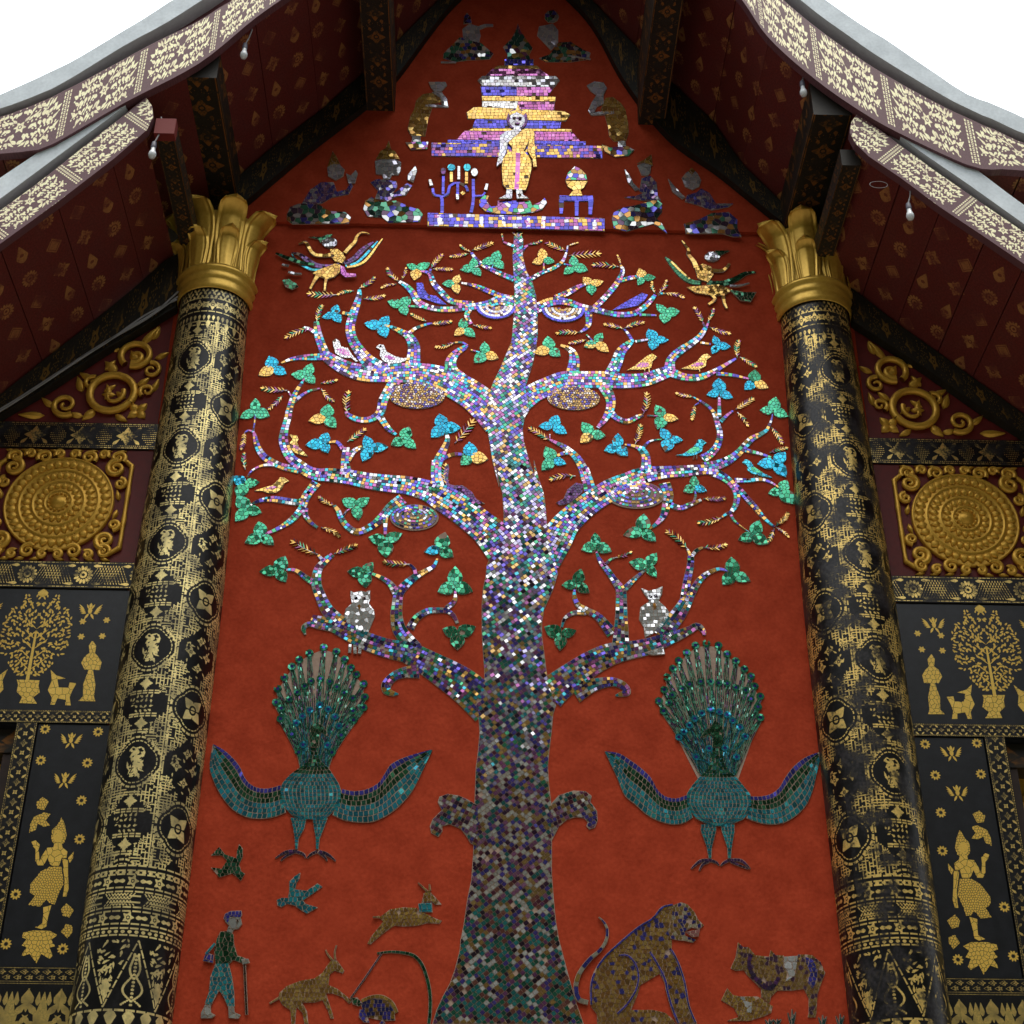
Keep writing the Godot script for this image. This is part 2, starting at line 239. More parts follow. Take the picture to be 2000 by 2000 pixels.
["body","c","cow",17,[1080,3809,1102,3787,1128,3787,1156,3749,1224,3742,1234,3773,1255,3750,1293,3749,1285,3698,1301,3668,1290,3623,1338,3653,1349,3691,1364,3755,1401,3755,1431,3752,1466,3722,1484,3670,1455,3610,1436,3565,1424,3484,1418,3463,1384,3463,1390,3483,1396,3549,1378,3594,1317,3586,1249,3585,1216,3555,1206,3525,1171,3554,1174,3591,1153,3614,1111,3658,1098,3680,1059,3676,1037,3687,1064,3740]],
["patch","c","white",34,[1296,3743,1360,3748,1347,3691,1337,3655,1293,3626,1304,3668,1289,3698]],
["collar","s","violet",17,[1137,3753,20,1122,3703,20,1141,3651,23,1183,3606,26,1219,3592,23,1262,3645,18]],
["rump","c","blue",20,[1396,3746,1432,3726,1447,3684,1441,3632,1416,3594,1396,3628,1415,3669,1397,3714]]]],
["calf_mosaic","small mosaic calf with pale patches standing under the cow","calf mosaic","",0,[
["body","c","amber",17,[982,3537,1012,3590,1036,3560,1073,3553,1149,3554,1167,3548,1206,3518,1220,3511,1210,3481,1179,3466,1103,3443,1006,3442,1059,3458,1040,3501,1004,3523]],
["patch","c","white",29,[1066,3549,1088,3553,1098,3531,1124,3524,1117,3480,1094,3480,1089,3517]]]],
["grass_tuft_mosaic","dark teal mosaic grass tuft growing at the foot of the wall below the cow","grass mosaic","mosaic grass tufts under the cow",0,[
["blade","s","dteal",19,[1300,3428,7,1294,3460,7,1290,3482,2]],
["blade","s","dteal",19,[1304,3428,7,1308,3468,7,1311,3497,2]],
["blade","s","dteal",19,[1309,3428,7,1320,3462,7,1327,3485,2]],
["blade","s","dteal",19,[1306,3428,7,1312,3456,7,1316,3474,2]]]],
["grass_tuft_mosaic","dark teal mosaic grass tuft growing at the foot of the wall below the cow","grass mosaic","mosaic grass tufts under the cow",0,[
["blade","s","dteal",19,[1443,3424,7,1437,3448,7,1432,3462,2]],
["blade","s","dteal",19,[1448,3424,7,1451,3453,7,1453,3472,2]],
["blade","s","dteal",19,[1452,3424,7,1463,3449,7,1470,3465,2]],
["blade","s","dteal",19,[1450,3424,7,1455,3446,7,1459,3457,2]]]],
["grass_tuft_mosaic","dark teal mosaic grass tuft growing at the foot of the wall below the cow","grass mosaic","mosaic grass tufts under the cow",0,[
["blade","s","dteal",19,[1525,3425,7,1519,3451,7,1515,3468,2]],
["blade","s","dteal",19,[1530,3425,7,1534,3457,7,1536,3479,2]],
["blade","s","dteal",19,[1535,3425,7,1546,3453,7,1553,3470,2]],
["blade","s","dteal",19,[1532,3425,7,1538,3448,7,1542,3461,2]]]],
["grass_tuft_mosaic","dark teal mosaic grass tuft growing at the foot of the wall below the cow","grass mosaic","mosaic grass tufts under the cow",0,[
["blade","s","dteal",19,[1193,3421,7,1186,3439,7,1181,3448,2]],
["blade","s","dteal",19,[1198,3421,7,1200,3442,7,1201,3453,2]],
["blade","s","dteal",19,[1202,3421,7,1212,3440,7,1218,3449,2]],
["blade","s","dteal",19,[1200,3421,7,1205,3438,7,1207,3445,2]]]],
["grass_tuft_mosaic","dark teal mosaic grass tuft growing at the foot of the wall below the cow","grass mosaic","mosaic grass tufts under the cow",0,[
["blade","s","dteal",19,[1231,3427,7,1223,3443,7,1218,3448,2]],
["blade","s","dteal",19,[1236,3427,7,1237,3445,7,1238,3452,2]],
["blade","s","dteal",19,[1240,3428,7,1250,3444,7,1255,3450,2]],
["blade","s","dteal",19,[1238,3427,7,1242,3442,7,1245,3446,2]]]],
["stupa_mosaic","tiered mirror mosaic stupa in blue, gold, silver and pink bands","stupa mosaic","",1,[
["base","g","stupabase",24,[-550,8990,559,8995,556,8887,-546,8872]],
["tier","g","blue",24,[-446,9018,451,9031,451,8999,-445,8987]],
["tier","g","pink",24,[-339,9101,366,9113,415,9032,-388,9022]],
["tier","g","gold",24,[-282,9128,359,9138,362,9115,-317,9104]],
["tier","g","blue",24,[-268,9209,294,9207,286,9138,-289,9130]],
["tier","g","gold",24,[-328,9268,-278,9320,317,9299,353,9269,323,9213,-320,9212]],
["tier","g","white",24,[-227,9373,9,9381,9,9314,-226,9320]],
["tier","g","pink",24,[9,9381,252,9384,247,9302,9,9313]],
["tier","g","gold",24,[-231,9422,260,9434,256,9389,-227,9377]],
["tier","g","blue",25,[-240,9512,1,9515,1,9432,-228,9427]],
["tier","g","pink",25,[1,9515,249,9521,208,9437,1,9432]],
["tier","g","silver",25,[-259,9569,-230,9610,262,9627,287,9587,253,9524,-229,9516]],
["tier","g","pink",25,[-164,9678,157,9689,217,9627,-208,9613]],
["tier","g","gold",25,[-127,9713,135,9722,161,9691,-157,9680]],
["tier","g","blue",25,[-82,9774,113,9781,113,9723,-82,9717]],
["finial","c","finial",34,[7,10128,26,10051,68,9965,106,9890,83,9825,90,9784,-68,9779,-60,9820,-91,9894,-38,9972,-8,10050]]]],
["standing_figure_mosaic","standing gold mosaic figure with silver shoulder and violet sash, before the stupa","standing figure","",1,[
["hair","c","violet",36,[73,9214,66,9171,47,9137,20,9118,-10,9117,-38,9134,-57,9167,-64,9209,-57,9252,-39,9286,-11,9306,20,9307,47,9289,66,9256]],
["head","c","silver",32,[55,9203,50,9170,36,9144,15,9129,-7,9128,-28,9142,-42,9167,-47,9200,-42,9232,-28,9259,-8,9274,15,9275,36,9261,50,9235]],
["crown","c","gold",28,[9,9340,27,9289,64,9275,49,9244,1,9273,-46,9241,-50,9272,-6,9288]],
["neck","c","silver",24,[-16,9131,24,9132,31,9103,-20,9101]],
["shoulder","c","silver",24,[-107,9053,-71,9094,-13,9111,24,9092,-56,8995,-62,8926,-94,8818,-126,8783,-119,8846,-106,8935]],
["robe","g","gold",24,[-54,8994,27,9093,82,9121,118,9095,116,8971,85,9020,49,8925,96,8843,99,8775,74,8631,60,8583,-60,8589,-85,8626,-94,8769,-87,8847,-55,8907,-26,8918,-30,8957]],
["sash","s","pink",27,[10,8904,31,9,8773,30,2,8586,30]],
["arm","c","gold",24,[85,9020,118,8981,125,8854,131,8786,110,8785,103,8853,71,8930]],
["eye","c","eye",36,[-24,9222,-7,9222,-7,9209,-24,9208]],
["eye","c","eye",36,[16,9223,33,9223,33,9210,16,9210]],
["mouth","c","violet",36,[-11,9169,21,9170,16,9157,-7,9157]],
["foot","c","silver",23,[-60,8579,-25,8580,-28,8505,-109,8502,-67,8532]],
["foot","c","silver",23,[0,8581,35,8582,42,8535,81,8508,4,8505]]]],
["lotus_throne_mosaic","boat shaped mirror mosaic pedestal under the standing figure","pedestal mosaic","",1,[
["bowl","c","throne",30,[-116,8497,88,8503,102,8461,159,8501,180,8530,194,8492,165,8435,102,8405,11,8389,-115,8390,-192,8406,-231,8452,-232,8499,-201,8542,-173,8538,-186,8490,-158,8445,-116,8455]]]],
["altar_mosaic","long blue mirror mosaic altar strip along the ledge","altar mosaic","",1,[
["strip","g","altar",26,[-555,8386,557,8372,554,8268,-552,8278]],
["post","g","white",30,[-495,8367,-470,8367,-468,8285,-493,8285]],
["post","g","white",30,[-230,8364,-205,8364,-204,8282,-229,8282]],
["post","g","white",30,[-90,8363,-65,8363,-65,8281,-90,8281]],
["post","g","white",30,[63,8361,89,8361,88,8279,63,8279]],
["post","g","white",30,[158,8360,183,8360,182,8278,157,8278]],
["post","g","white",30,[480,8357,505,8357,503,8274,478,8275]]]],
["candelabrum_mosaic","branched blue mosaic candelabrum with gold candles on the altar","candelabrum mosaic","",1,[
["arm","s","blue",26,[-465,8389,21,-472,8520,21,-518,8537,18,-530,8593,17]],
["arm","s","blue",26,[-472,8520,18,-434,8549,18,-421,8616,18,-373,8646,18,-322,8619,18,-307,8572,18]],
["arm","s","blue",26,[-283,8394,21,-271,8497,20,-274,8677,20]],
["arm","s","blue",27,[-271,8535,16,-215,8537,15,-198,8566,13]],
["arm","s","blue",27,[-463,8539,18,-465,8720,18]],
["arm","s","blue",27,[-373,8646,18,-370,8532,18]],
["candle","s","gold",31,[-413,8645,20,-415,8731,20]],
["candle","s","gold",31,[-317,8633,20,-318,8734,20]],
["candle","s","white",31,[-366,8665,18,-368,8780,17]],
["candle","s","white",30,[-538,8608,22,-550,8660,17]],
["candle","s","white",30,[-194,8580,20,-185,8632,17]],
["flame","c","cyan",35,[-390,8765,-397,8745,-415,8736,-433,8743,-441,8764,-434,8784,-416,8793,-398,8785]],
["flame","c","cyan",35,[-292,8768,-298,8745,-314,8735,-330,8744,-337,8767,-331,8790,-315,8800,-299,8791]],
["flame","c","white",35,[-246,8726,-252,8702,-267,8691,-282,8701,-289,8725,-283,8750,-268,8760,-253,8751]],
["flame","c","violet",35,[-451,8730,-455,8709,-466,8700,-477,8708,-482,8729,-478,8749,-468,8758,-456,8750]],
["drop","c","white",34,[-381,8532,-362,8532,-362,8490,-377,8490]],
["drop","c","gold",34,[-339,8559,-322,8543,-338,8524,-353,8542]]]],
["offering_table_mosaic","blue mosaic table with a golden bowl of flowers beside the standing figure","table mosaic","",1,[
["table","g","blue",30,[275,8556,488,8562,490,8515,271,8509]],
["leg","s","blue",30,[287,8514,30,284,8402,21]],
["leg","s","blue",30,[384,8517,28,381,8386,21]],
["leg","s","blue",30,[473,8519,33,467,8398,21]],
["bowl","c","gold",31,[316,8676,455,8680,429,8622,407,8603,420,8556,336,8553,365,8601,330,8629]],
["flower","c","throne",31,[316,8686,331,8744,375,8803,411,8785,445,8738,452,8690]]]],
["monk_mosaic","bowing golden mosaic figure with a ring over its head, candelabrum side of the stupa","monk mosaic","bowing robed figures beside the stupa",1,[
["robe","c","amber",28,[-662,9370,-620,9427,-559,9441,-496,9388,-504,9357,-590,9330,-555,9307,-578,9203,-594,9048,-684,9045,-708,9103,-695,9224,-672,9285]],
["arm","c","silver",33,[-559,9447,-498,9449,-461,9389,-450,9310,-598,9312,-599,9330,-490,9333,-500,9388]],
["arm","c","silver",32,[-676,9045,-624,9047,-622,8994,-678,8992]],
["head","c","silver",37,[-584,9539,-474,9543,-464,9512,-498,9456,-542,9448,-569,9490]],
["base","c","throne",31,[-716,8985,-571,8990,-577,8931,-680,8922]]]],
["monk_mosaic","bowing mosaic figure in a golden robe on the side of the offering table","monk mosaic","bowing robed figures beside the stupa",1,[
["robe","c","amber",29,[591,9430,639,9444,691,9390,719,9330,733,9209,734,9125,714,9048,636,9039,607,9086,601,9169,582,9277,557,9325]],
["arm","c","silver",33,[497,9384,534,9459,578,9460,576,9374,531,9348,513,9299,644,9309,643,9285,494,9268,473,9310]],
["arm","c","silver",32,[662,9040,710,9042,712,8983,660,8981]],
["head","c","silver",37,[470,9543,519,9580,581,9572,602,9523,578,9460,525,9459,491,9495]],
["base","c","throne",32,[557,9001,609,8979,721,8995,763,8961,727,8913,641,8898,573,8943]]]],
["kneeling_figure_mosaic","dark kneeling mosaic figure with raised hands at the outer end of the candelabrum side","kneeling figure","kneeling mosaic worshippers on the gable ledge",1,[
["skirt","c","harlequin",33,[-1432,8348,-1417,8410,-1360,8439,-1240,8433,-1170,8382,-1070,8376,-1034,8333,-1045,8285,-1393,8270,-1429,8304]],
["body","c","violetmix",22,[-1347,8439,-1302,8557,-1239,8622,-1159,8624,-1134,8544,-1075,8564,-1051,8627,-1036,8601,-1059,8528,-1164,8498,-1227,8443]],
["head","c","silver",27,[-1207,8750,-1177,8807,-1127,8771,-1098,8735,-1102,8680,-1146,8643,-1196,8678]],
["crown","c","amber",27,[-1182,8890,-1160,8853,-1128,8780,-1175,8779,-1207,8750]],
["hand","c","silver",34,[-1083,8699,-1055,8682,-1024,8729,-1012,8701,-1024,8619,-1064,8618]]]],
["kneeling_figure_mosaic","kneeling mosaic figure in blue and harlequin skirt beside the candelabrum","kneeling figure","kneeling mosaic worshippers on the gable ledge",1,[
["skirt","c","harlequin",34,[-959,8406,-949,8478,-911,8506,-842,8463,-756,8483,-674,8432,-614,8416,-585,8373,-603,8311,-794,8297,-836,8339,-929,8345]],
["body","c","violetmix",23,[-924,8631,-885,8660,-763,8645,-754,8600,-791,8527,-759,8555,-695,8629,-661,8612,-698,8530,-758,8519,-809,8473,-890,8497,-873,8561]],
["head","c","silver",27,[-906,8815,-859,8830,-778,8833,-740,8811,-740,8737,-752,8700,-792,8699,-804,8662,-845,8661,-853,8697,-894,8705]],
["crown","c","amber",27,[-826,8995,-809,8920,-781,8902,-751,8838,-900,8834,-876,8899,-843,8928]],
["hand","c","silver",34,[-689,8657,-691,8702,-647,8777,-635,8740,-655,8639]]]],
["kneeling_figure_mosaic","kneeling mosaic figure in violet and gold beside the offering table","kneeling figure","kneeling mosaic worshippers on the gable ledge",1,[
["skirt","c","harlequin",34,[603,8372,618,8426,673,8463,768,8492,891,8541,924,8506,920,8435,884,8380,916,8337,946,8259,895,8310,862,8336,761,8297,693,8269,614,8293]],
["body","c","violetmix",23,[804,8720,859,8740,898,8686,900,8577,918,8533,810,8530,730,8545,690,8553,757,8564,813,8593,786,8610]],
["head","c","silver",27,[781,8830,823,8850,870,8832,860,8768,839,8739,805,8747]],
["crown","c","amber",27,[782,8848,824,8877,874,8926,877,8833,823,8854]],
["hand","c","silver",35,[697,8790,723,8745,748,8672,787,8619,759,8609,714,8681]]]],
["kneeling_figure_mosaic","pale kneeling mosaic figure bowing towards the offering table at the eave board","kneeling figure","kneeling mosaic worshippers on the gable ledge",1,[
["skirt","c","harlequin",34,[1056,8341,1152,8379,1236,8435,1344,8447,1394,8386,1389,8316,1410,8246,1357,8245,1292,8269,1065,8262]],
["body","c","violetmix",23,[1089,8583,1145,8603,1181,8640,1233,8605,1268,8516,1376,8519,1347,8492,1238,8462,1146,8504,1073,8528]],
["head","c","silver",27,[1063,8728,1093,8775,1129,8803,1161,8777,1185,8713,1168,8658,1126,8629,1080,8655]],
["crown","c","amber",27,[1107,8784,1129,8817,1155,8786,1126,8757]],
["hand","c","silver",35,[974,8716,1005,8662,1043,8600,1075,8564,1054,8546,996,8607]]]],
["deity_mosaic","seated mosaic deity in shadow with an arm raised towards the stupa spire","deity mosaic","shadowed deities under the gable peak",1,[
["skirt","c","harlequin",29,[-494,9816,-388,9977,-320,9962,-246,9930,-159,9828,-183,9775,-328,9761,-413,9741,-493,9773]],
["body","c","silver",30,[-363,9961,-371,10058,-323,10113,-261,10088,-247,10000,-258,9929]],
["head","c","harlequin",30,[-366,10112,-361,10184,-343,10220,-318,10176,-311,10122]],
["arm","s","silver",30,[-260,10071,30,-211,10099,27,-162,10101,20]],
["ledge","s","silver",33,[-510,9729,12,-407,9732,12]]]],
["deity_mosaic","mosaic deity on a long low seat in shadow beside the stupa spire","deity mosaic","shadowed deities under the gable peak",1,[
["skirt","c","harlequin",29,[152,9795,225,9832,281,9948,367,9960,452,9884,500,9859,487,9798,365,9767,200,9762]],
["body","c","silver",30,[140,10014,153,10103,246,10133,283,10072,281,9948,232,9876]],
["head","c","harlequin",30,[290,10207,278,10166,249,10143,215,10150,194,10182,194,10225,216,10259,250,10268,279,10247]],
["ledge","s","silver",34,[347,9823,13,499,9794,10]]]],
["flying_figure_mosaic","winged mosaic dancer with a bright feathered wing, next to the bright pillar capital","winged figure","winged mosaic dancers in the upper corners",0,[
["wing","s","violet",18,[-1056,7981,29,-1003,8016,34,-956,8083,34,-916,8129,25,-883,8158,10]],
["wing","s","cyan",18,[-1046,7959,17,-984,7983,18,-936,8040,18,-897,8102,16,-858,8165,8]],
["wing","s","gold",18,[-1037,7949,15,-987,7961,17,-934,7995,18,-891,8063,16,-864,8119,13,-829,8185,7]],
["wing","s","violet",18,[-1085,7969,24,-1151,7951,29,-1228,7960,34,-1286,8002,34,-1336,8045,20,-1383,8055,5]],
["wing","s","teal",18,[-1088,7953,17,-1158,7929,17,-1242,7921,19,-1312,7957,17,-1358,8006,12,-1382,8044,4]],
["head","c","silver",18,[-1111,8127,-1129,8107,-1157,8100,-1184,8110,-1200,8131,-1199,8157,-1182,8177,-1154,8184,-1127,8175,-1110,8153]],
["headdress","c","dgreen",22,[-1286,8183,-1209,8183,-1168,8206,-1142,8207,-1154,8187,-1199,8160,-1210,8138,-1225,8165]],
["torso","c","amber",18,[-1147,8084,-1105,8090,-1069,8058,-1050,8020,-1064,7975,-1112,7990,-1135,8023]],
["arm","s","amber",22,[-1056,8058,24,-1029,8104,23,-998,8149,22,-991,8189,17,-968,8223,13,-938,8227,9,-911,8214,4]],
["arm","s","amber",22,[-1140,8039,29,-1191,8032,24,-1246,8042,22,-1280,8097,20,-1304,8141,15,-1346,8123,6]],
["skirt","c","amber",22,[-1076,7958,-1077,7904,-1104,7865,-1145,7847,-1204,7862,-1240,7888,-1216,7911,-1151,7945,-1110,7968]],
["leg","s","amber",22,[-1205,7878,29,-1227,7829,19,-1248,7764,14]],
["leg","s","amber",21,[-1154,7858,21,-1159,7804,14,-1159,7750,12]],
["ribbon","s","dgreen",22,[-1236,7954,19,-1330,7973,24,-1418,8010,24,-1479,8041,10]],
["ribbon","c","dgreen",21,[-1420,7824,-1383,7835,-1334,7799,-1320,7778,-1356,7755,-1399,7776]],
["ribbon","s","silver",25,[-1434,7949,15,-1391,7939,16]],
["ribbon","s","silver",25,[-1391,7890,16,-1348,7877,16,-1306,7878,12]],
["tail","c","pink",22,[-1075,7947,-1053,7937,-1034,7888,-979,7884,-973,7863,-1040,7856,-1067,7882]]]],
["flying_figure_mosaic","winged mosaic dancer with dark wings, next to the worn pillar capital","winged figure","winged mosaic dancers in the upper corners",0,[
["wing","s","dgreen",18,[1143,7886,28,1078,7895,37,1023,7946,42,970,8029,38,928,8087,8]],
["wing","s","gold",18,[1071,7915,13,1017,7977,15,963,8050,13]],
["wing","s","dgreen",18,[1175,7887,32,1273,7884,41,1358,7923,38,1418,7967,28,1485,7980,9]],
["head","c","silver",18,[1269,8096,1256,8070,1227,8055,1195,8059,1175,8080,1177,8108,1199,8130,1232,8135,1260,8122]],
["headdress","c","dgreen",22,[1241,8144,1332,8146,1289,8118,1263,8101]],
["torso","c","amber",18,[1108,8001,1160,8034,1208,8014,1220,7951,1184,7887,1120,7917]],
["arm","s","amber",22,[1117,8001,32,1103,8054,28,1073,8107,23,1075,8150,17,1038,8219,8]],
["arm","s","amber",22,[1206,7982,28,1280,7984,23,1325,8039,13]],
["skirt","c","amber",18,[1050,7841,1116,7854,1248,7868,1327,7828,1275,7785,1194,7783,1097,7801]],
["leg","s","amber",22,[1194,7793,22,1216,7752,19,1173,7710,15]],
["leg","s","amber",22,[1268,7795,20,1271,7723,17,1284,7682,11]],
["ribbon","c","dgreen",18,[1310,7828,1391,7809,1472,7811,1434,7737,1370,7746]],
["ribbon","s","silver",22,[1313,7859,15,1370,7860,17,1437,7883,7]]]]]
const PEACOCKS := [
{"label":"mosaic peacock with fanned tail, spread wings above the two swallows",
"wl":[[-1170,4575,-1228,4557,-1281,4559,-1323,4580,-1356,4618,-1381,4668,-1422,4717,-1473,4760,-1530,4791],[-1132,4432,-1189,4407,-1254,4397,-1327,4405,-1396,4442,-1454,4504,-1502,4581,-1534,4665,-1532,4780]],
"wr":[[-860,4559,-803,4549,-737,4560,-679,4597,-649,4650,-624,4694,-572,4727,-505,4753,-422,4778],[-901,4422,-840,4395,-768,4385,-696,4390,-625,4426,-562,4482,-505,4560,-462,4660,-415,4776]],
"head":[-1040,4898,-1007,4917,-975,4895,-948,4841,-983,4862,-993,4847,-998,4782,-1032,4781,-1043,4839],
"body":[-1033,-1006,4781,-1030,-1000,4760,-1035,-988,4731,-1043,-973,4702,-1078,-937,4673,-1128,-908,4631,-1161,-879,4588,-1171,-863,4546,-1157,-863,4497,-1133,-890,4448,-1105,-914,4420,-1070,-939,4400],
"legs":[[-1107,-1028,4404,-1090,-1034,4351,-1078,-1059,4296,-1072,-1059,4242],[-999,-923,4406,-984,-942,4338,-975,-955,4298,-970,-957,4243]],
"feet":[[-1064,4234,15,-1116,4228,15,-1165,4197,5],[-1071,4232,15,-1031,4219,12,-1017,4199,5],[-1077,4227,12,-1114,4208,11,-1138,4184,5],[-964,4233,15,-992,4219,12,-1010,4199,5],[-961,4235,15,-914,4220,15,-870,4187,5],[-957,4229,12,-926,4207,11,-912,4187,5]],
"base":[-1008,4673,145],
"outer":[-1092,4753,-1135,4852,-1199,4936,-1200,4995,-1230,5028,-1228,5105,-1199,5171,-1164,5234,-1129,5275,-1078,5314,-1006,5349,-938,5325,-891,5281,-856,5233,-825,5194,-784,5141,-774,5066,-778,5006,-825,4935,-883,4850,-925,4755],
"mid":[-1163,5044,-1125,5086,-1090,5121,-1058,5152,-1011,5166,-961,5150,-922,5120,-882,5087,-836,5057,-831,4986],
"blue":[-1073,4793,-1117,4913,-1088,4951,-1053,4986,-1004,5017,-958,4992,-921,4951,-898,4900,-950,4793]},
{"label":"mosaic peacock with a tall fanned tail, spread wings above the tiger and cow",
"wl":[[872,4553,818,4535,765,4544,726,4579,695,4643,650,4692,598,4734,538,4773,470,4783],[896,4434,851,4406,798,4397,732,4411,667,4445,609,4500,558,4548,521,4647,464,4782]],
"wr":[[1194,4551,1247,4552,1302,4567,1346,4603,1377,4653,1423,4711,1474,4755,1524,4782,1575,4799],[1165,4435,1230,4411,1289,4404,1350,4413,1413,4449,1471,4506,1512,4584,1542,4677,1580,4796]],
"head":[1077,4925,1039,4962,1008,4917,987,4909,961,4864,1007,4887,1026,4873,1019,4814,1070,4815,1081,4873],
"body":[1019,1067,4814,1013,1071,4778,1004,1072,4734,984,1089,4691,938,1134,4648,902,1164,4605,873,1195,4562,867,1198,4513,887,1181,4464,912,1151,4429,951,1103,4408,983,1049,4394],
"legs":[[935,1011,4399,932,1009,4366,956,983,4284,963,976,4223],[1033,1103,4401,1037,1100,4361,1058,1082,4285,1058,1072,4224]],
"feet":[[969,4216,15,919,4209,15,874,4171,5],[969,4215,15,998,4206,12,1013,4190,5],[962,4209,12,931,4192,11,913,4162,5],[1064,4217,15,1037,4204,12,1019,4187,5],[1064,4217,15,1123,4215,15,1165,4175,5],[1070,4211,12,1108,4194,11,1156,4175,5]],
"base":[1037,4662,188],
"outer":[776,5013,755,5069,785,5134,803,5207,837,5258,870,5305,915,5352,964,5396,1023,5409,1087,5399,1130,5348,1173,5308,1215,5261,1247,5220,1262,5163,1287,5105,1270,5044,1278,4984],
"mid":[806,5059,826,5104,879,5140,919,5167,979,5183,1032,5184,1073,5177,1118,5174,1162,5152,1213,5138,1237,5089],
"blue":[848,4866,875,4896,906,4933,936,4971,974,5002,1022,5025,1066,5011,1106,4996,1132,4963,1167,4927,1191,4875,931,4758,1000,4806,1082,4810,1138,4761]}]
const BARGE := {"UL":{"cap":[-2918,8204,-2628,8430,-2389,8642,-2186,8846,-2059,8999],"capb":[-2898,8089,-2607,8291,-2318,8573,-2100,8772,-1889,9005],"ft":[-2891,8033,-2601,8237,-2273,8506,-2064,8699,-1778,8964,-1715,9023],"fb":[-2843,7756,-2689,7783,-2570,7837,-2215,8170,-1844,8488,-1553,8880]},
"UR":{"cap":[1823,9140,2142,8809,2413,8521,2848,8208],"capb":[1666,9135,1911,8848,2229,8528,2532,8282,2826,8075],"ft":[1573,9143,1901,8734,2249,8410,2526,8219,2818,8010],"fb":[1443,8822,1682,8487,1923,8232,2129,8063,2469,7839,2613,7805,2784,7803]},
"LL":{"cap":[-2229,8190,-2325,8135,-2517,7936,-2821,7598],"capb":[-2220,8162,-2375,7968,-2795,7447],"ft":[-2118,8244,-2207,8117,-2349,7932,-2625,7565,-2784,7373],"fb":[-2075,8173,-2059,8090,-2080,7991,-2234,7766,-2486,7447,-2744,7141]},
"LR":{"cap":[2061,8157,2169,8108,2481,7878,2693,7629,2751,7567],"capb":[2062,8141,2229,7952,2457,7720,2728,7429],"ft":[1917,8251,2063,8079,2289,7824,2722,7379],"fb":[1870,8177,1853,8092,1875,8010,1939,7914,2098,7757,2288,7547,2504,7337,2685,7155]}}
const DANCER := [[2234,4393,2251,4348,2272,4323,2268,4274,2254,4258,2202,4257,2196,4298,2211,4347],[2214,4257,2250,4258,2251,4237,2282,4234,2281,4201,2254,4152,2245,4144,2209,4144,2203,4184,2180,4184,2180,4216,2207,4237],[2175,4179,2199,4180,2189,4135,2171,4071,2168,4024,2168,3992,2152,3992,2146,4031,2160,4103,2170,4167],[2285,4225,2300,4193,2307,4161,2319,4218,2320,4250,2343,4271,2362,4263,2350,4239,2336,4226,2328,4169,2312,4145,2284,4145,2271,4185],[2197,4139,2252,4140,2295,4113,2333,4049,2330,4010,2301,3994,2328,3947,2269,3942,2244,3977,2225,3957,2201,3953,2190,4008,2173,4055],[2216,3949,2253,3938,2247,3899,2245,3860,2277,3841,2245,3833,2224,3845,2223,3891],[2164,3805,2205,3825,2282,3826,2327,3815,2331,3792,2307,3784,2325,3754,2301,3746,2315,3716,2317,3701,2281,3715,2243,3670,2227,3715,2185,3692,2172,3707,2193,3745,2168,3752,2191,3783],[2310,4474,2345,4495,2373,4466,2360,4433,2327,4428],[2292,4407,2325,4415,2370,4391,2383,4350,2381,4309,2351,4325,2348,4358,2314,4341,2283,4348,2311,4374],[2104,3929,2148,3960,2167,3929,2154,3898,2122,3890],[2101,3851,2133,3859,2151,3821,2115,3790,2097,3820],[2149,4216,2172,4183,2160,4159,2148,4183],[2262,4295,2257,4280,2249,4269,2238,4262,2228,4262,2219,4268,2214,4280,2214,4294,2218,4308,2227,4320,2237,4326,2248,4326,2256,4320,2261,4309]]
const GARUDA := [2171,4573,2209,4557,2255,4591,2251,4625,2273,4660,2284,4626,2283,4566,2329,4601,2304,4541,2266,4507,2194,4506]
const VASE := [2461,5133,2580,5135,2568,5105,2569,5067,2536,5036,2545,5003,2454,5001,2480,5035,2450,5065,2463,5103]
const HIND := [2270,5119,2305,5123,2308,5093,2357,5094,2371,5139,2330,5146,2381,5163,2414,5194,2398,5132,2411,5079,2383,5034,2384,4996,2363,4996,2355,5033,2312,5025,2308,4995,2280,4994,2293,5040,2285,5077]
const WORSHIPPER := [2198,5337,2223,5369,2237,5338,2227,5295,2249,5276,2262,5237,2239,5198,2218,5198,2234,5114,2225,5046,2245,5020,2158,5019,2169,5045,2171,5113,2196,5198,2161,5197,2157,5243,2179,5275,2199,5294]
const GARUDA_SMALL := [2206,5616,2224,5560,2251,5600,2254,5544,2291,5577,2330,5570,2295,5505,2258,5496,2247,5464,2229,5488,2190,5495,2214,5535]

# ---------------------------------------------------------------- naming and tagging
func numbered(n: String) -> String:
	if not used.has(n):
		used[n] = 0
		return n
	used[n] += 1
	return "%s_%03d" % [n, used[n]]
func tag(o: Node, label: String, cat: String, group := "", kind := ""):
	if label: o.set_meta("label", label)
	if cat: o.set_meta("category", cat)
	if group: o.set_meta("group", group)
	if kind: o.set_meta("kind", kind)
func thing(n: String, at: Vector3, label: String, cat: String, group := "") -> Node3D:
	var o := Node3D.new()
	o.name = numbered(n)
	add_child(o)
	o.position = at
	tag(o, label, cat, group)
	org = at
	return o

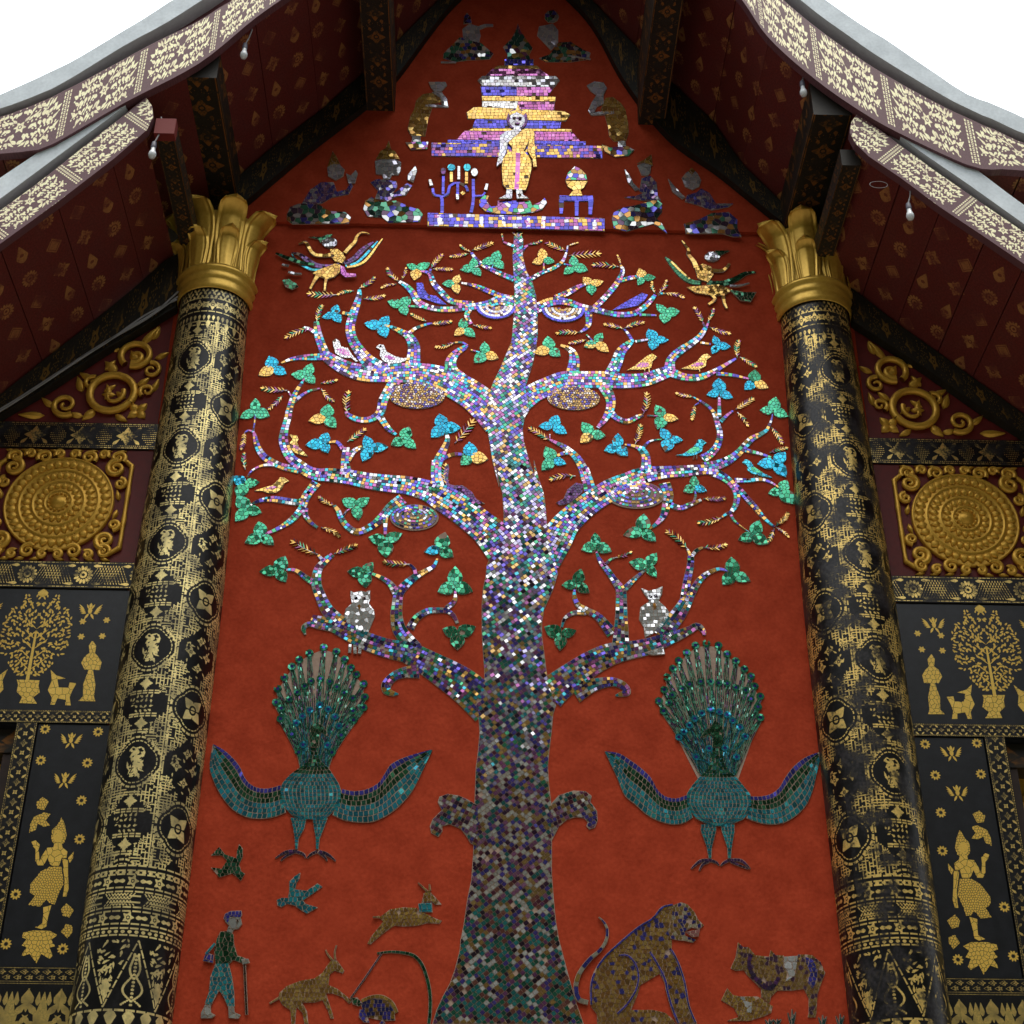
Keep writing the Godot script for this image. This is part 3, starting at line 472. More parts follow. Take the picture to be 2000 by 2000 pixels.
# ---------------------------------------------------------------- mesh batches: [verts, normals, colours, uvs]
func nb() -> Array:
	return [PackedVector3Array(), PackedVector3Array(), PackedColorArray(), PackedVector2Array()]
func tri(b: Array, p0: Vector3, p1: Vector3, p2: Vector3, n: Vector3, c := Color.WHITE, u0 := Vector2.ZERO, u1 := Vector2.ZERO, u2 := Vector2.ZERO):
	b[0].append(p0); b[0].append(p1); b[0].append(p2)
	b[1].append(n); b[1].append(n); b[1].append(n)
	b[2].append(c); b[2].append(c); b[2].append(c)
	b[3].append(u0); b[3].append(u1); b[3].append(u2)
func quad(b: Array, p0: Vector3, p1: Vector3, p2: Vector3, p3: Vector3, c := Color.WHITE, uv := []):
	var n := (p2 - p0).cross(p1 - p0)
	if n.length() < 1e-12: n = (p3 - p0).cross(p2 - p0)
	n = n.normalized()
	if uv.size() == 4:
		tri(b, p0, p1, p2, n, c, uv[0], uv[1], uv[2])
		tri(b, p0, p2, p3, n, c, uv[0], uv[2], uv[3])
	else:
		tri(b, p0, p1, p2, n, c)
		tri(b, p0, p2, p3, n, c)
func box(b: Array, a: Vector3, z: Vector3, c := Color.WHITE):
	var p := [Vector3(a.x, a.y, z.z), Vector3(z.x, a.y, z.z), Vector3(z.x, z.y, z.z), Vector3(a.x, z.y, z.z), Vector3(a.x, a.y, a.z), Vector3(z.x, a.y, a.z), Vector3(z.x, z.y, a.z), Vector3(a.x, z.y, a.z)]
	for f in [[0, 3, 2, 1], [5, 6, 7, 4], [4, 7, 3, 0], [1, 2, 6, 5], [3, 7, 6, 2], [4, 0, 1, 5]]:
		var q := []
		for i in f:
			var v: Vector3 = p[i]
			if f == [0, 3, 2, 1] or f == [5, 6, 7, 4]: q.append(Vector2(v.x, -v.y))
			elif f == [4, 7, 3, 0] or f == [1, 2, 6, 5]: q.append(Vector2(v.z, -v.y))
			else: q.append(Vector2(v.x, v.z))
		quad(b, p[f[0]], p[f[1]], p[f[2]], p[f[3]], c, q)
func emit(parent: Node, n: String, surfs: Array) -> MeshInstance3D:
	var am := ArrayMesh.new()
	for s in surfs:
		var b: Array = s[0]
		if b[0].is_empty(): continue
		var a := []
		a.resize(Mesh.ARRAY_MAX)
		var vs: PackedVector3Array = b[0]
		for i in vs.size(): vs[i] -= org
		a[Mesh.ARRAY_VERTEX] = vs
		a[Mesh.ARRAY_NORMAL] = b[1]
		a[Mesh.ARRAY_COLOR] = b[2]
		a[Mesh.ARRAY_TEX_UV] = b[3]
		am.add_surface_from_arrays(Mesh.PRIMITIVE_TRIANGLES, a)
		am.surface_set_material(am.get_surface_count() - 1, s[1])
	var m := MeshInstance3D.new()
	m.mesh = am
	m.name = numbered(n) if parent == self else n
	parent.add_child(m, true)
	return m
func smooth_surface(b: Array, grid: Array, c := Color.WHITE, uvs := []):   # rows of points -> smooth quads
	var R := grid.size()
	var K: int = grid[0].size()
	var nn := []
	for i in R:
		var row := PackedVector3Array()
		for j in K:
			var du: Vector3 = grid[min(i + 1, R - 1)][j] - grid[max(i - 1, 0)][j]
			var dv: Vector3 = grid[i][min(j + 1, K - 1)] - grid[i][max(j - 1, 0)]
			if grid[i][0].distance_to(grid[i][K - 1]) < 1e-5 and (j == 0 or j == K - 1): dv = grid[i][1] - grid[i][K - 2]
			var n := dv.cross(du)
			row.append(n.normalized() if n.length() > 1e-12 else Vector3.UP)
		nn.append(row)
	for i in R - 1:
		for j in K - 1:
			for q in [[[i, j], [i + 1, j], [i + 1, j + 1]], [[i, j], [i + 1, j + 1], [i, j + 1]]]:
				for k in q:
					b[0].append(grid[k[0]][k[1]])
					b[1].append(nn[k[0]][k[1]])
					b[2].append(c)
					b[3].append(uvs[k[0]][k[1]] if uvs.size() > 0 else Vector2.ZERO)
func lathe(b: Array, centre: Vector3, prof: Array, a0 := 0.0, a1 := TAU, seg := 32, c := Color.WHITE, du := 0.0):   # prof of [r, y]
	var g := []
	var uv := []
	for p in prof:
		var row := []
		var ur := []
		for k in seg + 1:
			var a := lerpf(a0, a1, float(k) / seg)
			row.append(centre + Vector3(sin(a) * p[0], p[1], cos(a) * p[0]))
			ur.append(Vector2(a / TAU + du, p[2] if p.size() > 2 else p[1]))
		g.append(row)
		uv.append(ur)
	g.reverse()
	uv.reverse()
	smooth_surface(b, g, c, uv)
func tube(b: Array, pts: Array, rad: Array, seg := 6, c := Color.WHITE):
	var g := []
	var prev := Vector3(0, 0, 1)
	for i in pts.size():
		var d: Vector3 = (pts[min(i + 1, pts.size() - 1)] - pts[max(i - 1, 0)]).normalized()
		var s := d.cross(prev)
		if s.length() < 0.05: s = d.cross(Vector3(0.3, 1, 0.2))
		s = s.normalized()
		var t := s.cross(d).normalized()
		prev = t
		var row := []
		for k in seg + 1:
			var a := TAU * k / seg
			row.append(pts[i] + (s * cos(a) + t * sin(a)) * rad[i])
		g.append(row)
	smooth_surface(b, g, c)
	for e in [0, pts.size() - 1]:
		for k in seg: tri(b, pts[e], g[e][k], g[e][k + 1], Vector3(0, 0, 1), c)

# ---------------------------------------------------------------- flat pieces on the wall (2D in millimetres)
func area(p: PackedVector2Array) -> float:
	var s := 0.0
	for i in p.size():
		var a := p[i]
		var q := p[(i + 1) % p.size()]
		s += a.x * q.y - q.x * a.y
	return s * 0.5
func pv(l: Array) -> PackedVector2Array:
	var o := PackedVector2Array()
	for i in range(0, l.size() - 1, 2): o.append(Vector2(l[i], l[i + 1]))
	return o
func prism(b: Array, poly: PackedVector2Array, z0: float, z1: float, c: Color, tilt := Vector2.ZERO, convex := false):   # mm
	var p := poly
	if p.size() < 3: return
	if area(p) > 0.0:
		p = p.duplicate()
		p.reverse()
	var m := Vector2.ZERO
	for q in p: m += q
	m /= p.size()
	var top := PackedVector3Array()
	var bot := PackedVector3Array()
	for q in p:
		top.append(Vector3(q.x, q.y, z1 + tilt.dot(q - m)) * 0.001)
		bot.append(Vector3(q.x, q.y, z0) * 0.001)
	var n := Vector3(-tilt.x, -tilt.y, 1).normalized()
	if convex:
		for i in range(1, p.size() - 1): tri(b, top[0], top[i], top[i + 1], n, c)
	else:
		var t := Geometry2D.triangulate_polygon(p)
		for i in range(0, t.size(), 3):
			var a := top[t[i]]
			var q1 := top[t[i + 1]]
			var q2 := top[t[i + 2]]
			if (q2 - a).cross(q1 - a).z < 0: tri(b, a, q2, q1, n, c)
			else: tri(b, a, q1, q2, n, c)
	for i in p.size():
		var j := (i + 1) % p.size()
		quad(b, bot[i], bot[j], top[j], top[i], c)
var tile_tilt := 0.035
func pick(pal: String) -> Color:
	var l: Array = PAL[pal]
	var c: Color = l[rng.randi() % l.size()]
	var k := rng.randf_range(0.78, 1.12)
	return Color(c.r * k, c.g * k, c.b * k)
# sink: where finished pieces go. {"b": batch, "node": parent for single pieces or null, "left": how many single pieces}
func put(sink: Dictionary, poly: PackedVector2Array, c: Color, convex := false):
	if absf(area(poly)) < 12.0: return
	if not thin_piece and rng.randf() < 0.012: return   # a lost piece
	var tilt := Vector2(rng.randfn(0, tile_tilt), rng.randfn(0, tile_tilt))
	var z1 := (1.2 if thin_piece else 6.5) + zlift + rng.randf_range(0, 0.3 if thin_piece else 0.8)
	if sink.node != null and sink.left > 0:
		sink.left -= 1
		var b := nb()
		prism(b, poly, zlift, z1, c, tilt, convex)
		emit(sink.node, sink.get("called", "tile"), [[b, M.glass]])
	else:
		prism(sink.b, poly, zlift, z1, c, tilt, convex)
func clip_half(p: PackedVector2Array, m: Vector2, d: Vector2) -> PackedVector2Array:   # keep the side (q - m).d < 0
	var o := PackedVector2Array()
	var n := p.size()
	for i in n:
		var a := p[i]
		var q := p[(i + 1) % n]
		var da := (a - m).dot(d)
		var dq := (q - m).dot(d)
		if da <= 0: o.append(a)
		if (da < 0 and dq > 0) or (da > 0 and dq < 0): o.append(a + (q - a) * (da / (da - dq)))
	return o
func bounds(p: PackedVector2Array) -> Rect2:
	var r := Rect2(p[0], Vector2.ZERO)
	for q in p: r = r.expand(q)
	return r
func crackle(sink: Dictionary, poly: PackedVector2Array, cell: float, pal, gap := 2.6, slab := true):
	var r := bounds(poly).grow(cell)
	var nx := int(ceil(r.size.x / cell)) + 1
	var ny := int(ceil(r.size.y / cell)) + 1
	var s := []
	for j in ny:
		for i in nx:
			s.append(r.position + Vector2((i + 0.5 * (j % 2)) * cell, j * cell) + Vector2(rng.randf_range(-0.33, 0.33), rng.randf_range(-0.33, 0.33)) * cell)
	var k := PackedVector2Array([Vector2(-1.6, -1.6), Vector2(1.6, -1.6), Vector2(1.6, 1.6), Vector2(-1.6, 1.6)])
	for j in ny:
		for i in nx:
			var c: Vector2 = s[j * nx + i]
			var p := PackedVector2Array()
			for q in k: p.append(c + q * cell)
			for dj in [-2, -1, 0, 1, 2]:
				for di in [-2, -1, 0, 1, 2]:
					if (di == 0 and dj == 0) or i + di < 0 or i + di >= nx or j + dj < 0 or j + dj >= ny: continue
					var o: Vector2 = s[(j + dj) * nx + i + di]
					var d := o - c
					p = clip_half(p, (c + o) * 0.5 - d.normalized() * gap * 0.5, d)
					if p.size() < 3: break
				if p.size() < 3: break
			if p.size() < 3: continue
			for q in Geometry2D.intersect_polygons(p, poly):
				put(sink, q, pick(pal) if pal is String else pal)
	if slab: grout(sink, poly)
func gridfill(sink: Dictionary, poly: PackedVector2Array, cell: float, ang: float, pal: String, gap := 2.4, slab := true, jit := 0.08, longer := 1.0):
	var r := bounds(poly)
	var c0 := r.get_center()
	var R := r.size.length() * 0.5 + cell
	var n := int(ceil(R / cell))
	var ca := Vector2(cos(ang), sin(ang))
	var cb := Vector2(-sin(ang), cos(ang))
	var inner: PackedVector2Array = poly
	var ins := Geometry2D.offset_polygon(poly, -gap * 0.4)
	if ins.size() == 1: inner = ins[0]
	for j in range(-n, n + 1):
		var x := -R + rng.randf_range(0, cell)
		while x < R:
			var w := cell * longer * rng.randf_range(0.82, 1.22)
			var a := c0 + ca * (x + w * 0.5) + cb * (j * cell)
			x += w
			if not r.grow(cell).has_point(a): continue
			var rot := rng.randfn(0, jit)
			var u := ca.rotated(rot) * (w - gap) * 0.5
			var v := cb.rotated(rot) * (cell - gap) * 0.5
			var p := PackedVector2Array([a - u - v, a + u - v, a + u + v, a - u + v])
			for q in Geometry2D.intersect_polygons(p, inner):
				put(sink, q, pick(zone(a) if pal == "auto" else pal), true)
	if slab: grout(sink, poly)
func zone(a: Vector2) -> String:   # the trunk's glass changes from root to crown
	var y := a.y + rng.randfn(0, 90)
	return "lowtrunk" if y < 3970 else ("midtrunk" if y < 4640 else "trunk")
var slab_i := 0
func grout(sink: Dictionary, poly: PackedVector2Array):
	slab_i += 1
	var z := 2.0 + zlift + (slab_i * 7 % 13) * 0.23
	for q in Geometry2D.offset_polygon(poly, 1.6):
		if not Geometry2D.is_polygon_clockwise(q): prism(sink.g, q, zlift - 0.8, z, Color.WHITE)
		else: prism(sink.g, q, zlift - 0.8, z, Color.WHITE)
func resample(l: Array, step: float) -> Array:   # [x,y,w]* -> Catmull-Rom points [Vector2, w]
	var P := []
	for i in range(0, l.size(), 3): P.append(Vector3(l[i], l[i + 1], l[i + 2]))
	var o := []
	for i in P.size() - 1:
		var a: Vector3 = P[max(i - 1, 0)]
		var p: Vector3 = P[i]
		var q: Vector3 = P[i + 1]
		var d: Vector3 = P[min(i + 2, P.size() - 1)]
		var n: int = max(1, int(round(Vector2(q.x - p.x, q.y - p.y).length() / step)))
		for k in n:
			o.append(p.cubic_interpolate(q, a, d, float(k) / n))
	o.append(P[P.size() - 1])
	return o
func strip(sink: Dictionary, l: Array, cell: float, pal, gap := 2.4, grow := 1.0):
	var pts := resample(l, cell * 0.33)
	if pts.size() < 2: return
	var nrm := []
	var cum := [0.0]
	for i in pts.size():
		var d: Vector3 = pts[min(i + 1, pts.size() - 1)] - pts[max(i - 1, 0)]
		nrm.append(Vector2(-d.y, d.x).normalized())
		if i > 0: cum.append(cum[i - 1] + Vector2(pts[i].x - pts[i - 1].x, pts[i].y - pts[i - 1].y).length())
	var total: float = cum[cum.size() - 1]
	var at := func(s: float, t: float) -> Vector2:
		var i := 0
		var lo := 0
		var hi := cum.size() - 1
		while hi - lo > 1:
			i = (lo + hi) / 2
			if cum[i] <= s: lo = i
			else: hi = i
		var f: float = clampf((s - cum[lo]) / max(0.001, cum[hi] - cum[lo]), 0, 1)
		var c: Vector3 = pts[lo].lerp(pts[hi], f)
		var n: Vector2 = nrm[lo].lerp(nrm[hi], f).normalized()
		return Vector2(c.x, c.y) + n * t * max(c.z, 3.5) * grow
	# columns keep to their own pace so that joints do not line up
	var wmax := 0.0
	for p in pts: wmax = max(wmax, p.z)
	var cols: int = max(1, int(round(wmax / cell)))
	for k in cols:
		var s := 0.0
		var first := true
		while s < total - 1.0:
			var w_here: float = (at.call(s, 0.5) - at.call(s, -0.5)).length()
			var n: int = clampi(int(round(w_here / cell)), 1, cols)
			var dl := cell * rng.randf_range(0.75, 1.3) * (0.55 if first else 1.0)
			if n == 1: dl *= 1.25
			first = false
			var e := minf(s + dl, total)
			if total - e < cell * 0.4: e = total
			if k < n:
				var t0 := float(k) / n - 0.5
				var t1 := float(k + 1) / n - 0.5
				var wg := gap / maxf(w_here, 1.0) * 0.5
				var j := rng.randf_range(-0.04, 0.04)
				var q := PackedVector2Array([at.call(s + gap * 0.5, t0 + wg), at.call(e - gap * 0.5, t0 + wg + j / n), at.call(e - gap * 0.5, t1 - wg), at.call(s + gap * 0.5, t1 - wg + j / n)])
				var m := (q[0] + q[2]) * 0.5
				var ok := true
				for ex in exclude:
					if Geometry2D.is_point_in_polygon(m, ex):
						ok = false
						break
				if ok: put(sink, q, pick(pal) if pal is String else pal, true)
			s = e
	var lft := PackedVector2Array()
	var rgt := PackedVector2Array()
	slab_i += 1
	var z := 2.0 + zlift + (slab_i * 7 % 13) * 0.23
	for i in pts.size():
		var c := Vector2(pts[i].x, pts[i].y)
		var h: float = max(pts[i].z, 3.5) * 0.5 * grow + 1.2
		lft.append(c - nrm[i] * h)
		rgt.append(c + nrm[i] * h)
	for i in pts.size() - 1:
		var b0 := PackedVector2Array([lft[i], lft[i + 1], rgt[i + 1], rgt[i]])
		prism(sink.g, b0, zlift - 0.8, z, Color.WHITE, Vector2.ZERO, true)
func sink_for(node: Node, left := 0) -> Dictionary:
	return {"b": nb(), "g": nb(), "node": node if left > 0 else null, "left": left}
func finish(parent: Node, n: String, s: Dictionary, stuff := false) -> MeshInstance3D:
	var m := emit(parent, n, [[s.b, M.glass], [s.g, M.grout]])
	if stuff: m.set_meta("kind", "stuff")
	return m

# ---------------------------------------------------------------- print masks (gold leaf stencils) as byte images
class Mask:
	var w: int
	var h: int
	var d: PackedByteArray
	func _init(a: int, b: int):
		w = a
		h = b
		d.resize(w * h)
	func dot(x: int, y: int, v := 255):
		y = posmod(y, h)
		d[y * w + posmod(x, w)] = v
	func ell(cx: float, cy: float, rx: float, ry: float, a := 0.0, v := 255):
		var R: int = int(ceil(max(rx, ry)))
		var ca := cos(a)
		var sa := sin(a)
		for y in range(int(cy) - R - 1, int(cy) + R + 2):
			for x in range(int(cx) - R - 1, int(cx) + R + 2):
				var p := x + 0.5 - cx
				var q := y + 0.5 - cy
				var u := (p * ca + q * sa) / rx
				var t := (-p * sa + q * ca) / ry
				if u * u + t * t <= 1.0: dot(x, y, v)
	func leaf(cx: float, cy: float, l: float, wd: float, a: float, v := 255):   # teardrop pointing along a
		var R := int(ceil(l))
		var ca := cos(a)
		var sa := sin(a)
		for y in range(int(cy) - R, int(cy) + R + 1):
			for x in range(int(cx) - R, int(cx) + R + 1):
				var p := x + 0.5 - cx
				var q := y + 0.5 - cy
				var u := (p * ca + q * sa) / l
				var t := absf(-p * sa + q * ca) / wd
				if u > -0.5 and u < 1.0 and t < 0.5 * pow(1.0 - max(u, 0.0), 0.8) * sqrt(clampf((u + 0.5) * 2.0, 0, 1)): dot(x, y, v)
	func rect(x0: float, y0: float, x1: float, y1: float, v := 255):
		for y in range(int(y0), int(y1)):
			for x in range(int(x0), int(x1)): dot(x, y, v)
	func line(a: Vector2, b: Vector2, t: float, v := 255):
		var n := (b - a).length()
		if n < 0.5: return
		var u := (b - a) / n
		for y in range(int(min(a.y, b.y) - t), int(max(a.y, b.y) + t) + 2):
			for x in range(int(min(a.x, b.x) - t), int(max(a.x, b.x) + t) + 2):
				var p := Vector2(x + 0.5, y + 0.5) - a
				var s := p.dot(u)
				if s >= -0.3 and s <= n + 0.3 and absf(p.cross(u)) <= t * 0.5: dot(x, y, v)
	func dashes(a: Vector2, b: Vector2, t: float, on: float, off: float):
		var n := (b - a).length()
		var u := (b - a) / n
		var s := 0.0
		while s < n:
			line(a + u * s, a + u * min(s + on, n), t)
			s += on + off
	func ring(cx: float, cy: float, r: float, t: float, lob: float, k: int, dash: int, gap := 0.3):
		var n := dash
		for i in n:
			for s in 4:
				var a0 := TAU * (i + (1.0 - gap) * s / 4.0) / n
				var a1 := TAU * (i + (1.0 - gap) * (s + 1) / 4.0) / n
				var r0 := r + lob * absf(cos(a0 * k * 0.5))
				var r1 := r + lob * absf(cos(a1 * k * 0.5))
				line(Vector2(cx + r0 * cos(a0), cy + r0 * sin(a0)), Vector2(cx + r1 * cos(a1), cy + r1 * sin(a1)), t)
	func flower(cx: float, cy: float, r: float, n: int, a0 := 0.0, eye := true):
		for i in n: leaf(cx + cos(a0 + TAU * i / n) * r * 0.42, cy + sin(a0 + TAU * i / n) * r * 0.42, r * 0.6, r * (1.6 / n + 0.35), a0 + TAU * i / n)
		if eye:
			ell(cx, cy, r * 0.3, r * 0.3, 0, 0)
			ell(cx, cy, r * 0.17, r * 0.17)
	func rosette(cx: float, cy: float, r: float, n: int):
		for i in n: ell(cx + cos(TAU * i / n) * r * 0.75, cy + sin(TAU * i / n) * r * 0.75, r * 0.27, r * 0.15, TAU * i / n)
		ell(cx, cy, r * 0.38, r * 0.38)
		ell(cx, cy, r * 0.16, r * 0.16, 0, 0)
	func blit(o: Mask, x0: int, y0: int):
		for y in o.h:
			for x in o.w:
				if o.d[y * o.w + x] > 0: dot(x0 + x, y0 + y, o.d[y * o.w + x])
# turns a mask into a lacquer material: gold leaf on a ground colour, with rubbed patches
func leaf_material(mk: Mask, ground: Color, gold: Color, wear: float, dust: float, sd: int, metal := 1.0, rough := 0.38) -> StandardMaterial3D:
	var nz := FastNoiseLite.new()
	nz.seed = sd
	nz.frequency = 0.02
	nz.fractal_octaves = 4
	var n1 := nz.get_seamless_image(256, 256).get_data()
	nz.seed = sd + 9
	nz.frequency = 0.09
	var n2 := nz.get_seamless_image(256, 256).get_data()
	var al := PackedByteArray()
	al.resize(mk.w * mk.h * 3)
	var me := PackedByteArray()
	me.resize(mk.w * mk.h)
	var du := Color(0.30, 0.29, 0.31)
	for i in mk.w * mk.h:
		var py := i / mk.w
		var px := i - py * mk.w
		var a := n1[((py >> 1) & 255) * 256 + ((px >> 1) & 255)] / 255.0
		var f := n2[(py & 255) * 256 + (px & 255)] / 255.0
		var g := mk.d[i] / 255.0
		if g > 0.0: g = clampf(1.0 - wear * max(0.0, (a - 0.42) * 3.0 + (f - 0.5) * 1.4), 0.12, 1.0) * g
		var k := dust * clampf((a - 0.35) * 1.6 + (f - 0.5) * 0.7, 0.0, 1.0) * (1.0 - 0.75 * g)
		var c := ground.lerp(gold, g).lerp(du, k)
		c = c * (0.86 + 0.28 * f)
		al[i * 3] = clampi(int(c.r * 255), 0, 255)
		al[i * 3 + 1] = clampi(int(c.g * 255), 0, 255)
		al[i * 3 + 2] = clampi(int(c.b * 255), 0, 255)
		me[i] = int(255 * g * metal)
	var m := StandardMaterial3D.new()
	m.albedo_texture = ImageTexture.create_from_image(Image.create_from_data(mk.w, mk.h, false, Image.FORMAT_RGB8, al))
	m.metallic = 1.0
	m.metallic_texture = ImageTexture.create_from_image(Image.create_from_data(mk.w, mk.h, false, Image.FORMAT_L8, me))
	m.metallic_specular = 0.4
	m.roughness = rough
	return m
func noise_material(c0: Color, c1: Color, rough: float, metal: float, size: float, sd: int, bump := 0.0, freq := 0.02) -> StandardMaterial3D:
	var nz := FastNoiseLite.new()
	nz.seed = sd
	nz.frequency = freq
	nz.fractal_octaves = 5
	var n1 := nz.get_seamless_image(512, 512)
	var d := n1.get_data()
	nz.seed = sd + 5
	nz.frequency = freq * 7
	var e := nz.get_seamless_image(512, 512).get_data()
	var al := PackedByteArray()
	al.resize(512 * 512 * 3)
	for i in 512 * 512:
		var c := c0.lerp(c1, clampf(d[i] / 255.0 * 0.7 + e[i] / 255.0 * 0.5 - 0.1, 0, 1))
		al[i * 3] = int(c.r * 255)
		al[i * 3 + 1] = int(c.g * 255)
		al[i * 3 + 2] = int(c.b * 255)
	var m := StandardMaterial3D.new()
	m.albedo_texture = ImageTexture.create_from_image(Image.create_from_data(512, 512, false, Image.FORMAT_RGB8, al))
	m.uv1_triplanar = true
	m.uv1_world_triplanar = true
	m.uv1_scale = Vector3.ONE / size
	m.roughness = rough
	m.metallic = metal
	if bump > 0:
		nz.frequency = freq * 4
		var im := nz.get_seamless_image(512, 512)
		im.bump_map_to_normal_map(bump)
		m.normal_enabled = true
		m.normal_texture = ImageTexture.create_from_image(im)
		m.normal_scale = 0.25
	return m
func plain(c: Color, rough: float, metal := 0.0) -> StandardMaterial3D:
	var m := StandardMaterial3D.new()
	m.albedo_color = c
	m.roughness = rough
	m.metallic = metal
	return m
const PAL := {
	"mix": [Color(.80, .46, .13), Color(.80, .46, .13), Color(.50, .46, .68), Color(.15, .11, .55), Color(.15, .11, .55), Color(.12, .10, .45), Color(.07, .48, .60), Color(.07, .48, .60), Color(.10, .48, .24), Color(.46, .14, .38), Color(.46, .14, .38), Color(.88, .88, .9), Color(.88, .88, .9), Color(.07, .04, .10), Color(.05, .17, .16)],
	"trunk": [Color(.70, .44, .16), Color(.62, .38, .14), Color(.15, .11, .50), Color(.12, .10, .42), Color(.07, .40, .48), Color(.05, .22, .22), Color(.09, .40, .22), Color(.40, .14, .34), Color(.30, .12, .30), Color(.86, .86, .88), Color(.86, .86, .88), Color(.60, .56, .72), Color(.42, .38, .62), Color(.07, .04, .08), Color(.05, .16, .15)],
	"midtrunk": [Color(.74, .72, .68), Color(.74, .72, .68), Color(.66, .62, .56), Color(.34, .14, .28), Color(.42, .20, .36), Color(.40, .26, .10), Color(.46, .30, .12), Color(.12, .09, .40), Color(.10, .08, .34), Color(.05, .22, .22), Color(.20, .06, .10), Color(.08, .04, .08)],
	"lowtrunk": [Color(.42, .26, .09), Color(.30, .12, .10), Color(.05, .30, .30), Color(.05, .30, .30), Color(.04, .22, .16), Color(.04, .18, .12), Color(.12, .09, .40), Color(.82, .82, .82), Color(.24, .09, .22), Color(.06, .04, .06)],
	"nest": [Color(.5, .3, .1), Color(.2, .1, .16), Color(.12, .1, .36), Color(.6, .4, .2), Color(.5, .3, .1), Color(.7, .6, .55)], "white": [Color(.86, .86, .88), Color(.80, .80, .82)], "silver": [Color(.70, .72, .74), Color(.55, .56, .6), Color(.62, .6, .7)], "gold": [Color(.86, .55, .13), Color(.80, .50, .16), Color(.9, .62, .2)],
	"amber": [Color(.64, .40, .10), Color(.54, .31, .07), Color(.70, .46, .14), Color(.42, .22, .06)], "orange": [Color(.7, .3, .06)], "pink": [Color(.52, .16, .44), Color(.42, .12, .40), Color(.6, .24, .5)], "pinkflat": [Color(.7, .3, .3)], "blue": [Color(.11, .10, .62), Color(.14, .12, .7), Color(.08, .08, .42)],
	"violet": [Color(.12, .06, .17), Color(.17, .07, .22), Color(.09, .06, .12)], "violetmix": [Color(.20, .15, .46), Color(.34, .2, .36), Color(.14, .12, .46), Color(.5, .5, .56)], "darkmix": [Color(.10, .22, .16), Color(.42, .28, .10), Color(.16, .14, .36), Color(.45, .45, .46)],
	"cyan": [Color(.06, .50, .64), Color(.08, .58, .72), Color(.05, .40, .58)], "green": [Color(.10, .50, .24), Color(.12, .58, .30)], "dgreen": [Color(.04, .17, .08), Color(.02, .08, .04), Color(.05, .2, .12), Color(.03, .10, .05)], "teal": [Color(.05, .44, .52), Color(.04, .28, .38), Color(.08, .52, .55), Color(.04, .24, .30), Color(.06, .40, .56), Color(.05, .46, .58)], "dteal": [Color(.04, .12, .14), Color(.06, .16, .17)],
	"brown": [Color(.12, .07, .06), Color(.2, .11, .06)], "skin": [Color(.66, .66, .64), Color(.6, .6, .58)], "eye": [Color(.03, .02, .03)],
	"tort": [Color(.10, .08, .42), Color(.35, .2, .05), Color(.25, .13, .05), Color(.05, .05, .2)], "tiger": [Color(.56, .34, .09), Color(.48, .26, .06), Color(.40, .20, .06), Color(.62, .40, .14), Color(.56, .34, .09), Color(.34, .18, .06), Color(.60, .38, .12), Color(.48, .28, .08), Color(.10, .09, .40)], "tigerhead": [Color(.45, .30, .10), Color(.6, .55, .4), Color(.08, .07, .3), Color(.4, .24, .08)], "ring": [Color(.62, .58, .48), Color(.5, .33, .1), Color(.6, .55, .45), Color(.08, .08, .4)],
	"cow": [Color(.50, .31, .10), Color(.42, .24, .08), Color(.16, .08, .15), Color(.54, .36, .14)], "stupabase": [Color(.11, .09, .5), Color(.11, .09, .5), Color(.7, .45, .13), Color(.35, .12, .3), Color(.15, .1, .3)], "finial": [Color(.08, .08, .4), Color(.05, .15, .12), Color(.5, .35, .1), Color(.5, .5, .5), Color(.3, .1, .2)],
	"throne": [Color(.8, .8, .85), Color(.12, .1, .6), Color(.5, .3, .1), Color(.1, .45, .25), Color(.35, .13, .35)], "altar": [Color(.12, .1, .55), Color(.12, .1, .55), Color(.10, .09, .42), Color(.4, .13, .35), Color(.6, .6, .7), Color(.7, .45, .12)], "harlequin": [Color(.12, .11, .5), Color(.10, .32, .2), Color(.55, .28, .08), Color(.6, .6, .6), Color(.12, .07, .12), Color(.05, .1, .09)],
	"g": [Color(.07, .46, .24), Color(.10, .54, .30), Color(.06, .38, .22), Color(.08, .44, .28)], "b": [Color(.03, .42, .62), Color(.04, .50, .70), Color(.03, .34, .54)], "y": [Color(.86, .50, .12), Color(.8, .52, .16)], "d": [Color(.04, .28, .14), Color(.03, .2, .10), Color(.06, .36, .2)], "o": [Color(.08, .40, .26), Color(.7, .5, .15)],
	"sprayleaf": [Color(.78, .46, .12), Color(.8, .5, .15), Color(.85, .55, .2), Color(.78, .46, .12), Color(.35, .12, .26), Color(.16, .07, .14), Color(.08, .36, .2)], "rib": [Color(.2, .12, .2), Color(.1, .2, .16), Color(.6, .6, .62)],
	"quill": [Color(.04, .2, .13), Color(.12, .52, .34), Color(.03, .10, .08), Color(.10, .44, .30), Color(.30, .55, .46), Color(.15, .08, .2)], "quillblue": [Color(.03, .2, .3), Color(.04, .1, .14), Color(.06, .4, .55)], "eyering": [Color(.06, .34, .2), Color(.08, .42, .26), Color(.04, .22, .14)], "bluering": [Color(.04, .36, .5), Color(.05, .44, .62)]}
